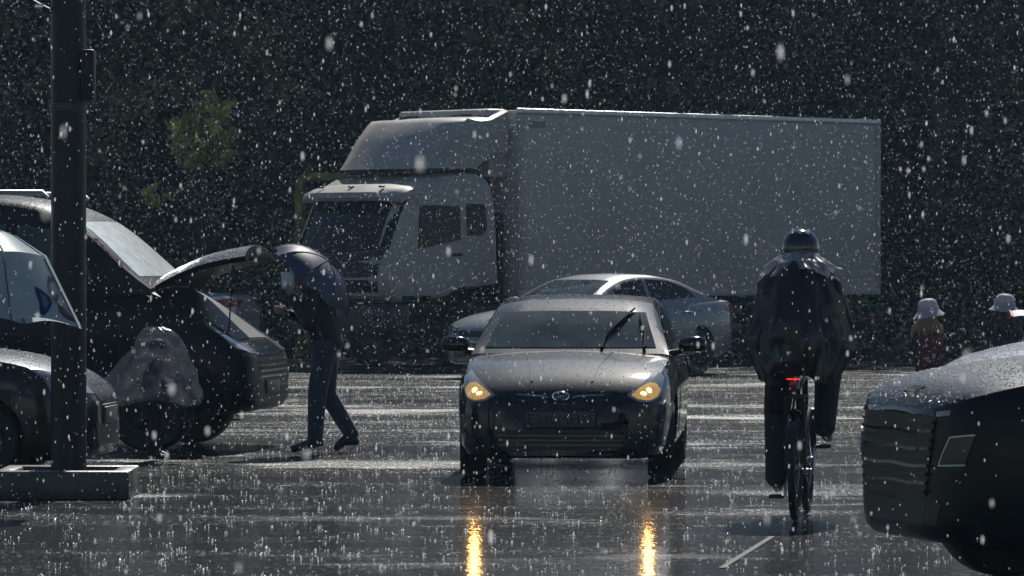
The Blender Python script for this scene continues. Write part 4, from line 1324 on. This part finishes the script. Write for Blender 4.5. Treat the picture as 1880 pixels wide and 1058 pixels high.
# ------------------------------------------------------------------ child under a clear umbrella beside the van wheel
cp_ = ground_at(287, 846)
child = person('person', 'small figure under a crumpled clear plastic rain poncho beside the minivan wheel', cp_, R(0),
    dict(head=(.02, 0, .92), face=(1, .1, 0), neck=(0, 0, .81), chest=(0, 0, .68), pelvis=(0, 0, .5),
         shL=(0, .12, .78), elL=(.03, .15, .62), wrL=(.14, .12, .68), hdL=(1, -.2, .3), thL=(0, 0, 1),
         shR=(0, -.12, .78), elR=(.05, -.15, .62), wrR=(.15, -.05, .66), hdR=(1, .3, .2), thR=(0, 0, 1),
         hipL=(0, .06, .46), knL=(.02, .06, .26), anL=(0, .06, .06), toeL=(.09, .06, .03),
         hipR=(0, -.06, .46), knR=(.0, -.06, .26), anR=(-.03, -.06, .06), toeR=(.06, -.06, .03)), .72, 'cloth_black', 'cloth_black', voxel=.011)
cape([(1.11, .05, -.07, .07), (1.085, .1, -.12, .13), (1.02, .15, -.16, .2), (.94, .18, -.2, .26), (.84, .21, -.28, .29), (.73, .25, -.37, .32), (.62, .28, -.44, .345), (.54, .29, -.48, .36), (.48, .3, -.49, .37)], 'poncho_film', 'rain_poncho', child, .05)

# ------------------------------------------------------------------ printed umbrella and its holder at the left edge
hp = Vector((P(-125, 600, 29.0).x, 29.0, 0))
holder = person('person', 'dark clothed person holding the printed umbrella beside the lamp post', hp, R(20),
    dict(head=(.02, 0, 1.36), face=(1, 0, -.1), neck=(0, 0, 1.23), chest=(0, 0, 1.06), pelvis=(0, 0, .82),
         shL=(0, .17, 1.19), elL=(.03, .2, .95), wrL=(.16, .12, 1.02), hdL=(.8, -.2, .5), thL=(0, -1, .2),
         shR=(0, -.17, 1.19), elR=(.02, -.2, .93), wrR=(.06, -.2, .72), hdR=(.1, 0, -1), thR=(1, 0, 0),
         hipL=(0, .09, .77), knL=(.02, .09, .43), anL=(0, .09, .08), toeL=(.15, .1, .04),
         hipR=(0, -.09, .77), knR=(.0, -.09, .43), anR=(-.03, -.09, .08), toeR=(.12, -.1, .04)), .9, 'cloth_black', 'cloth_black')
pu_apex = Vector((P(-28, 408, 29.0).x, 28.95, P(-28, 408, 29.0).z))
pumb = umbrella('umbrella', 'pale umbrella printed with a blue butterfly and a grey figure at the left edge', pu_apex, (.10, .04, 1), .77, .64, 'umbrella_white', .95, R(26), .07, profile=[(0, 0, 0), (.25, .29, .11), (.5, .6, .3), (1, 1, 1)])
bpy.context.view_layer.update()
pan = [o for o in pumb.children if o.name.startswith('panel')]
pv_, pf_ = [], []
for o in pan:
    M = Matrix.Rotation(o.rotation_euler.z, 4, 'Z')
    k = len(pv_)
    pv_ += [tuple(M @ v.co) for v in o.data.vertices]
    pf_ += [tuple(i + k for i in p.vertices) for p in o.data.polygons]
pbvh = BVHTree.FromPolygons(pv_, pf_)
Mi = pumb.matrix_basis.inverted()
def umb_print(name, pts, m, off=.004):
    """flat print on the cloth where the sight line of a photograph pixel meets it"""
    V = []
    c = Mi @ Vector((0, 0, CAMH))
    hits = []
    for (u, v) in pts:
        d = (Mi @ P(u, v, 29)) - c
        h, n, _, _ = pbvh.ray_cast(c, d.normalized())
        if h is None:
            h, n, _, _ = pbvh.find_nearest(Mi @ P(u, v, 28.5))
        hits.append(h - d.normalized() * off)
    cc_ = sum(hits, Vector()) / len(hits)
    n = len(hits)
    obj(name, [cc_] + hits, [(0, 1 + i, 1 + (i + 1) % n) for i in range(n)], m, pumb, 0)
umb_print('butterfly_print', [(62, 525), (76, 532), (92, 546), (96, 558), (88, 573), (80, 580), (74, 576), (72, 556), (66, 540)], 'print_blue')
umb_print('butterfly_spot', [(72, 536), (84, 544), (90, 556), (84, 568), (78, 560), (76, 546)], 'print_sky', .007)
umb_print('figure_print', [(88, 505), (98, 510), (108, 525), (109, 545), (104, 558), (96, 552), (90, 540), (86, 522)], 'print_grey')
umb_print('figure_print', [(104, 556), (116, 564), (132, 582), (138, 592), (122, 586), (108, 572)], 'print_brown')
umb_print('figure_print', [(0, 440), (14, 446), (16, 452), (0, 450)], 'print_brown')

# ------------------------------------------------------------------ two children in bucket hats
def hat(parent_loc, label, tilt):
    t = thing('bucket_hat', label, 'hat', parent_loc, 0, 'white bucket hats')
    t.rotation_euler = tilt
    t.scale = (1.18, 1.18, 1.1)
    MB().lathe([(.001, .128), (.03, .127), (.062, .12), (.085, .104), (.098, .075), (.104, .035), (.109, .004), (.118, -.012), (.14, -.04), (.165, -.062), (.162, -.066), (.137, -.045), (.114, -.016), (.104, .0)], (0, 0, 0), 'z', 26).obj('crown_and_brim', 'hat_cloth', t)
    MB().lathe([(.106, .032), (.1075, .03), (.112, .006), (.1105, .004)], (0, 0, 0), 'z', 26).obj('hat_band', 'hat_cloth', t)
    return t
def kid(u, d, htop, label, rz, topm, hairm):
    x = (u - 940) / F * d
    k = .92
    h = htop - .2
    t = person('person', label, (x, d, 0), rz,
        dict(head=(.02, 0, h), face=(1, 0, -.05), neck=(0, 0, h - .13), chest=(0, 0, h - .27), pelvis=(0, 0, h - .48),
             shL=(0, .13, h - .18), elL=(.0, .2, h - .34), wrL=(.14, .13, h - .38), hdL=(1, -.2, 0), thL=(0, 0, 1),
             shR=(0, -.13, h - .18), elR=(.0, -.2, h - .34), wrR=(.14, -.13, h - .38), hdR=(1, .2, 0), thR=(0, 0, 1),
             hipL=(0, .06, h - .52), knL=(.02, .06, .26), anL=(0, .06, .06), toeL=(.09, .06, .03),
             hipR=(0, -.06, h - .52), knR=(.0, -.06, .26), anR=(-.02, -.06, .06), toeR=(.07, -.06, .03)), k, topm, 'cloth_black', hair=None, voxel=.012, group='children in bucket hats')
    hm = MB()
    hm.ball((.01, 0, h + .02), (.1, .085, .1), 12, 8)
    for q in range(15):
        a = -1.25 + 2.5 * q / 14
        px, py = -.095 * math.cos(a), .092 * math.sin(a)
        e = random.uniform(.22, .34)
        hm.tube([(px * .8, py * .8, h + .03), (px * 1.1, py * 1.15, h - .06), (px * 1.25 - .02, py * (1.9 + .4 * random.random()), h - .18), (px * 1.35 - .03, py * 2.2 + random.uniform(-.02, .02), h - e)], [.022, .022, .018, .006], 6)
    hm.obj('hair', hairm, t, 60)
    return t, Vector((x, d, h))
k1, h1 = kid(1702, 53, 1.19, 'child in a white bucket hat with fair hair and a wine red backpack', R(80), 'cloth_green', 'hair_blond')
hat(h1 + Vector((.015, .01, .05)), 'white bucket hat on the fair haired child with the red backpack', (R(4), R(-9), 0))
bp_ = thing('backpack', 'wine red backpack with a pale badge on the child in a bucket hat', 'backpack', h1 + Vector((.02, -.22, -.66)), 0)
MB().box((0, 0, .19), (.3, .16, .42), .05).obj('main_bag', 'cloth_wine', bp_)
MB().box((0, -.1, .12), (.22, .06, .2), .025).obj('front_pocket', 'cloth_red', bp_)
MB().ball((.03, -.132, .16), (.024, .006, .035)).obj('badge', 'hat_cloth', bp_)
for sx in (-.09, .09):
    MB().tube([(sx, .06, .4), (sx, .16, .46), (sx, .2, .42)], .014, 6).obj('shoulder_strap', 'cloth_wine', bp_)
k2, h2 = kid(1845, 53.5, 1.25, 'child in a white bucket hat and dark clothes beside the grey stroller', R(60), 'cloth_black', 'hair_dark')
hat(h2 + Vector((0, 0, .045)), 'white bucket hat on the child beside the grey stroller', (R(3), R(5), 0))

# ------------------------------------------------------------------ stroller at the right edge
st = thing('stroller', 'grey stroller with a red trimmed canopy beyond the pale car', 'stroller', (P(1893, 600, 47).x, 47, 0), R(180))
rings = []
for i in range(9):
    a = R(8 + 100 * i / 8)
    rings.append([(.02 - .36 * math.cos(a) * (1) + .1, y, .78 + .34 * math.sin(a) * (1 - .18 * (y / .24) ** 2)) for y in np.linspace(-.24, .24, 9)])
v_, f_2 = loft(rings, False, False)
obj('canopy', v_, f_2, 'stroller_grey', st, 180)
MB().tube([Vector(p) for p in rings[-1]], .014, 6).obj('canopy_trim', 'stroller_red', st)
MB().tube([Vector(p) for p in rings[0]], .014, 6).obj('canopy_trim', 'stroller_red', st)
MB().box((.02, 0, .5), (.34, .4, .06), .02).obj('seat', 'stroller_grey', st)
MB().box((-.2, 0, .72), (.06, .4, .5), .02, Matrix.Rotation(R(-15), 4, 'Y')).obj('backrest', 'stroller_grey', st)
MB().tube([(.3, .24, .12), (-.3, .24, .95), (-.36, .24, 1.0), (-.36, -.24, 1.0), (-.3, -.24, .95), (.3, -.24, .12)], .013, 7).obj('frame', 'aluminium', st)
MB().tube([(-.3, .24, .12), (.1, .24, .5)], .012, 7).tube([(-.3, -.24, .12), (.1, -.24, .5)], .012, 7).tube([(-.3, -.24, .12), (-.3, .24, .12)], .01, 6).obj('rear_frame', 'aluminium', st)
for x in (.3, -.3):
    for y in (.26, -.26):
        MB().lathe([(.08, -.018), (.12, -.016), (.12, .016), (.08, .018), (.02, .012), (.02, -.012), (.08, -.018)], (x, y, .12), 'y', 18).obj('wheel', 'rubber', st)

# ------------------------------------------------------------------ bicycle and rider
bx = ground_at(1460, 957)
brz = R(90 - 8)
bike = thing('bicycle', 'bicycle with a lit red tail light ridden away from the viewer', 'bicycle', bx, brz)
def bwheel(x):
    e = bpy.data.objects.new('wheel', None); COL.objects.link(e); e.parent = bike; e.location = (x, 0, .345)
    MB().lathe([(.32 + .025 * math.cos(a), .025 * math.sin(a)) for a in np.linspace(0, 2 * math.pi, 11)], (0, 0, 0), 'y', 40).obj('tyre', 'rubber', e)
    MB().lathe([(.3, -.012), (.285, -.01), (.285, .01), (.3, .012), (.3, -.012)], (0, 0, 0), 'y', 40).obj('rim', 'steel_dark', e)
    mb = MB().tube([(0, -.045, 0), (0, .045, 0)], .02, 10)
    for k in range(28):
        a = 2 * math.pi * k / 28
        mb.tube([(.018 * math.cos(a + .6), .03 * (1 if k % 2 else -1), .018 * math.sin(a + .6)), (.287 * math.cos(a), 0, .287 * math.sin(a))], .0014, 4)
    mb.obj('spokes', 'aluminium', e)
bwheel(0); bwheel(1.06)
fm = MB()
BBp = (.43, 0, .3); seat_t = (.24, 0, .84); head_t = (.86, 0, .9); head_b = (.9, 0, .72)
fm.tube([BBp, seat_t], .016, 8); fm.tube([seat_t, head_t], .016, 8); fm.tube([BBp, head_b], .018, 8); fm.tube([head_b, head_t], .02, 8)
for sd in (1, -1):
    fm.tube([(0, sd * .06, .345), (.38, sd * .035, .3)], .009, 6); fm.tube([(0, sd * .06, .345), (.23, sd * .02, .8)], .008, 6)
fm.obj('frame', 'pole_paint', bike)
fk = MB().tube([head_b, (.93, 0, .68)], .018, 8)
for sd in (1, -1):
    fk.tube([(.92, sd * .05, .69), (.97, sd * .055, .55), (1.06, sd * .055, .345)], [.014, .013, .009], 6)
fk.obj('fork', 'pole_paint', bike)
MB().tube([head_t, (.84, 0, 1.02)], .014, 8).tube([(.74, .31, 1.04), (.82, .2, 1.06), (.86, 0, 1.04), (.82, -.2, 1.06), (.74, -.31, 1.04)], .012, 8).obj('handlebar', 'steel_dark', bike)
for sd in (1, -1):
    MB().tube([(.68, sd * .325, 1.035), (.77, sd * .285, 1.05)], .017, 8).obj('grip', 'rubber', bike)
MB().tube([seat_t, (.2, 0, .97)], .013, 8).obj('seat_post', 'aluminium', bike)
sr = []
for x, w in [(.04, .06), (.08, .085), (.14, .08), (.2, .045), (.28, .025), (.33, .018)]:
    sr.append([(x, w * math.cos(a), .985 + (.022 if math.sin(a) > 0 else .035) * math.sin(a)) for a in np.linspace(0, 2 * math.pi, 12, endpoint=False)])
v_, f_2 = loft(sr); obj('saddle', v_, f_2, 'leather_black', bike, 60)
ck = MB().tube([(.43, -.09, .3), (.43, .09, .3)], .018, 10)
ck.tube([(.43, .085, .3), (.40, .095, .14)], .012, 6).tube([(.43, -.085, .3), (.46, -.095, .455)], .012, 6)
ck.obj('crank', 'aluminium', bike)
MB().lathe([(.02, .062), (.09, .06), (.095, .064), (.09, .068), (.02, .066)], (.43, -.128, .3), 'y', 24).obj('chainring', 'steel_dark', bike)
MB().tube([(.0, -.06, .385), (.43, -.064, .395)], .006, 5).tube([(.0, -.06, .305), (.43, -.064, .208)], .006, 5).obj('chain', 'steel_dark', bike)
MB().box((.40, .15, .135), (.09, .1, .025), .006).obj('pedal', 'black_plastic', bike)
MB().box((.46, -.15, .46), (.09, .1, .025), .006).obj('pedal', 'black_plastic', bike)
mg = []
for a in np.linspace(R(-5), R(150), 16):
    rr_ = .372
    mg.append([(-rr_ * math.cos(a + R(30)) , y, .345 + rr_ * math.sin(a + R(30)) + dz) for y, dz in ((-.034, -.012), (-.02, 0), (0, .004), (.02, 0), (.034, -.012))])
v_, f_2 = loft(mg, False, False); obj('mudguard', v_, f_2, 'gloss_black', bike, 180)
MB().box((.02, 0, .80), (.3, .13, .02), .006).tube([(-.1, .06, .79), (0, .065, .36)], .007, 6).tube([(-.1, -.06, .79), (0, -.065, .36)], .007, 6).obj('luggage_rack', 'steel_dark', bike)
tl_ = MB().box((-.155, 0, .875), (.04, .05, .055), .008).obj('tail_light', 'red_lens', bike)
MB().box((-.178, 0, .915), (.012, .085, .009), .003).obj('light_bar', 'red_lit', tl_)
MB().box((-.178, 0, .88), (.008, .03, .03), .003).obj('light_face', 'red_lens', tl_)
MB().tube([(-.14, 0, .83), (-.14, 0, .86)], .012, 6).obj('light_bracket', 'steel_dark', bike)
rider = person('person', 'cyclist in a dark rain cape and black helmet riding away', bx, brz,
    dict(head=(.46, 0, 1.72), face=(.98, 0, -.1), neck=(.40, 0, 1.58), chest=(.32, 0, 1.4), pelvis=(.14, 0, 1.1),
         shL=(.36, .2, 1.5), elL=(.55, .29, 1.24), wrL=(.68, .3, 1.1), hdL=(.9, 0, -.45), thL=(.3, -1, 0),
         shR=(.36, -.2, 1.5), elR=(.55, -.29, 1.24), wrR=(.68, -.3, 1.1), hdR=(.9, 0, -.45), thR=(.3, 1, 0),
         hipL=(.15, .1, 1.05), knL=(.47, .15, .7), anL=(.36, .15, .25), toeL=(.5, .15, .19),
         hipR=(.15, -.1, 1.05), knR=(.6, -.17, .92), anR=(.42, -.16, .575), toeR=(.57, -.17, .515)), 1.0, 'cloth_black', 'cloth_black', hair=None, leg=1.22)
cape([(1.69, .11, .27, .58), (1.655, .15, .2, .6), (1.60, .195, .15, .62), (1.53, .24, .08, .66), (1.46, .262, .03, .7), (1.38, .275, -.02, .75), (1.28, .29, -.07, .82), (1.18, .315, -.09, .86), (1.1, .33, -.1, .88), (1.03, .31, -.1, .85), (.96, .275, -.09, .74), (.9, .245, -.07, .66)], 'cape_film', 'rain_cape', rider, .075)
cape([(1.755, .06, .35, .56), (1.735, .085, .32, .57), (1.70, .13, .265, .585), (1.665, .17, .2, .605), (1.62, .21, .16, .62), (1.59, .23, .14, .63)], 'cape_collar', 'cape_collar', rider, .12)
hr = []
hel = thing('bicycle_helmet', 'glossy black helmet on the cyclist in the rain cape', 'helmet', Vector(bx) + Matrix.Rotation(brz, 3, 'Z') @ Vector((.46, 0, 1.745)), brz)
MB().lathe([(.001, .128), (.05, .124), (.09, .1), (.115, .06), (.124, .015), (.122, -.03), (.114, -.045), (.104, -.03), (.1, .03)], (0, 0, 0), 'z', 28).obj('shell', 'helmet_black', hel, 60)
for y in (-.05, 0, .05):
    MB().tube([(-.1 + abs(y) * .3, y, .09), (0, y, .132 - abs(y) * .25), (.09 - abs(y) * .3, y, .095)], .011, 6).obj('rib', 'helmet_black', hel)
for sd in (1, -1):
    MB().tube([(0, sd * .118, -.03), (.02, sd * .09, -.12), (.04, 0, -.15)], .006, 5).obj('chin_strap', 'cloth_black', hel)

# ================================================================== rain
OCT_V = np.array([(1, 0, 0), (0, 1, 0), (-1, 0, 0), (0, -1, 0), (0, 0, 1), (0, 0, -1)], float)
OCT_F = np.array([(0, 1, 4), (1, 2, 4), (2, 3, 4), (3, 0, 4), (1, 0, 5), (2, 1, 5), (3, 2, 5), (0, 3, 5)])
def ball_vf(nu=8, nv=6):
    m = MB().ball((0, 0, 0), 1, nu, nv)
    bm = bmesh.new()
    vs_ = [bm.verts.new(v) for v in m.v]
    for f in m.f:
        try: bm.faces.new([vs_[i] for i in f])
        except ValueError: pass
    bmesh.ops.remove_doubles(bm, verts=bm.verts, dist=1e-4)
    bmesh.ops.triangulate(bm, faces=bm.faces)
    bm.verts.index_update()
    v = np.array([tuple(q.co) for q in bm.verts]); f = np.array([[l.index for l in q.verts] for q in bm.faces])
    bm.free()
    return v, f
def scatter(name, pos, rad, length, label, m, base=(OCT_V, OCT_F)):
    bv, bf = base
    n = len(pos)
    v = bv[None] * np.stack([rad, rad, length], 1)[:, None, :] + pos[:, None, :]
    f = (bf[None] + (np.arange(n) * len(bv))[:, None, None]).reshape(-1, 3).astype(np.int32)
    v = v.reshape(-1, 3)
    me = bpy.data.meshes.new(name)
    me.vertices.add(len(v)); me.vertices.foreach_set('co', v.astype(np.float32).ravel())
    me.loops.add(f.size); me.loops.foreach_set('vertex_index', f.ravel())
    me.polygons.add(len(f)); me.polygons.foreach_set('loop_start', np.arange(0, f.size, 3, dtype=np.int32))
    me.polygons.foreach_set('use_smooth', np.ones(len(f), dtype=bool))
    me.update(calc_edges=True)
    me.materials.append(MATS[m])
    o = bpy.data.objects.new(name, me)
    COL.objects.link(o)
    o['kind'] = 'stuff'; o['label'] = label; o['category'] = 'rain'
    return o
def rain_points(n, y0, y1):
    return np.stack([RNG.uniform(-9.5, 9.5, n), RNG.uniform(y0, y1, n), RNG.uniform(.02, 6.6, n)], 1)
RAIN_DENS = 15.0
n1 = int(19 * 6.6 * 13 * RAIN_DENS * .45)
p = rain_points(n1, 3.5, 16)
r_ = RNG.uniform(.0012, .003, n1)
nb_ = 350
pb_ = rain_points(nb_, 4.5, 13)
p = np.concatenate([p, pb_]); r_ = np.concatenate([r_, RNG.uniform(.0022, .0042, nb_)]); n1 += nb_
scatter('falling_rain', p, r_, r_ * RNG.uniform(2.0, 3.6, n1), 'bright raindrops falling close to the viewer', 'rain_water', ball_vf())
n2 = int(19 * 6.6 * 50 * RAIN_DENS)
p = rain_points(n2, 16, 66)
r_ = RNG.uniform(.001, .0033, n2) * np.where(RNG.uniform(size=n2) < .06, 2.0, 1)
scatter('falling_rain', p, r_, r_ * RNG.uniform(1.6, 3.0, n2), 'dense shower of raindrops falling over the parking lot', 'rain_water')
# splashes where the drops strike the ground
ns = 9500
c = np.stack([RNG.uniform(-9, 9, ns), 14 + 47 * RNG.uniform(0, 1, ns) ** .8, np.zeros(ns)], 1)
k = np.repeat(np.arange(ns), 3)
q = c[k] + np.stack([RNG.normal(0, .022, len(k)), RNG.normal(0, .022, len(k)), np.abs(RNG.normal(0, .007, len(k))) + .002], 1)
r_ = RNG.uniform(.0015, .0052, len(k)) * np.where(RNG.uniform(size=len(k)) < .15, 1.6, 1)
scatter('rain_splashes', q, r_, r_ * RNG.uniform(.8, 1.8, len(k)), 'rain splashes jumping off the wet ground', 'splash_water')

# ------------------------------------------------------------------ rain-laden air
def haze(density):
    m = bpy.data.materials.new('haze_air')
    m.use_nodes = True
    nt = m.node_tree
    nt.nodes.clear()
    out = nt.nodes.new('ShaderNodeOutputMaterial')
    v = nt.nodes.new('ShaderNodeVolumePrincipled')
    v.inputs['Color'].default_value = (0.46, 0.72, 1.0, 1)
    v.inputs['Density'].default_value = density
    v.inputs['Anisotropy'].default_value = 0.3
    nt.links.new(v.outputs[0], out.inputs['Volume'])
    MATS['haze_air'] = m
    o = MB().box((0, 350, 9.5), (1500, 1300, 23), 0).obj('haze', 'haze_air', None, 0)
    o['kind'] = 'stuff'
haze(0.0003)
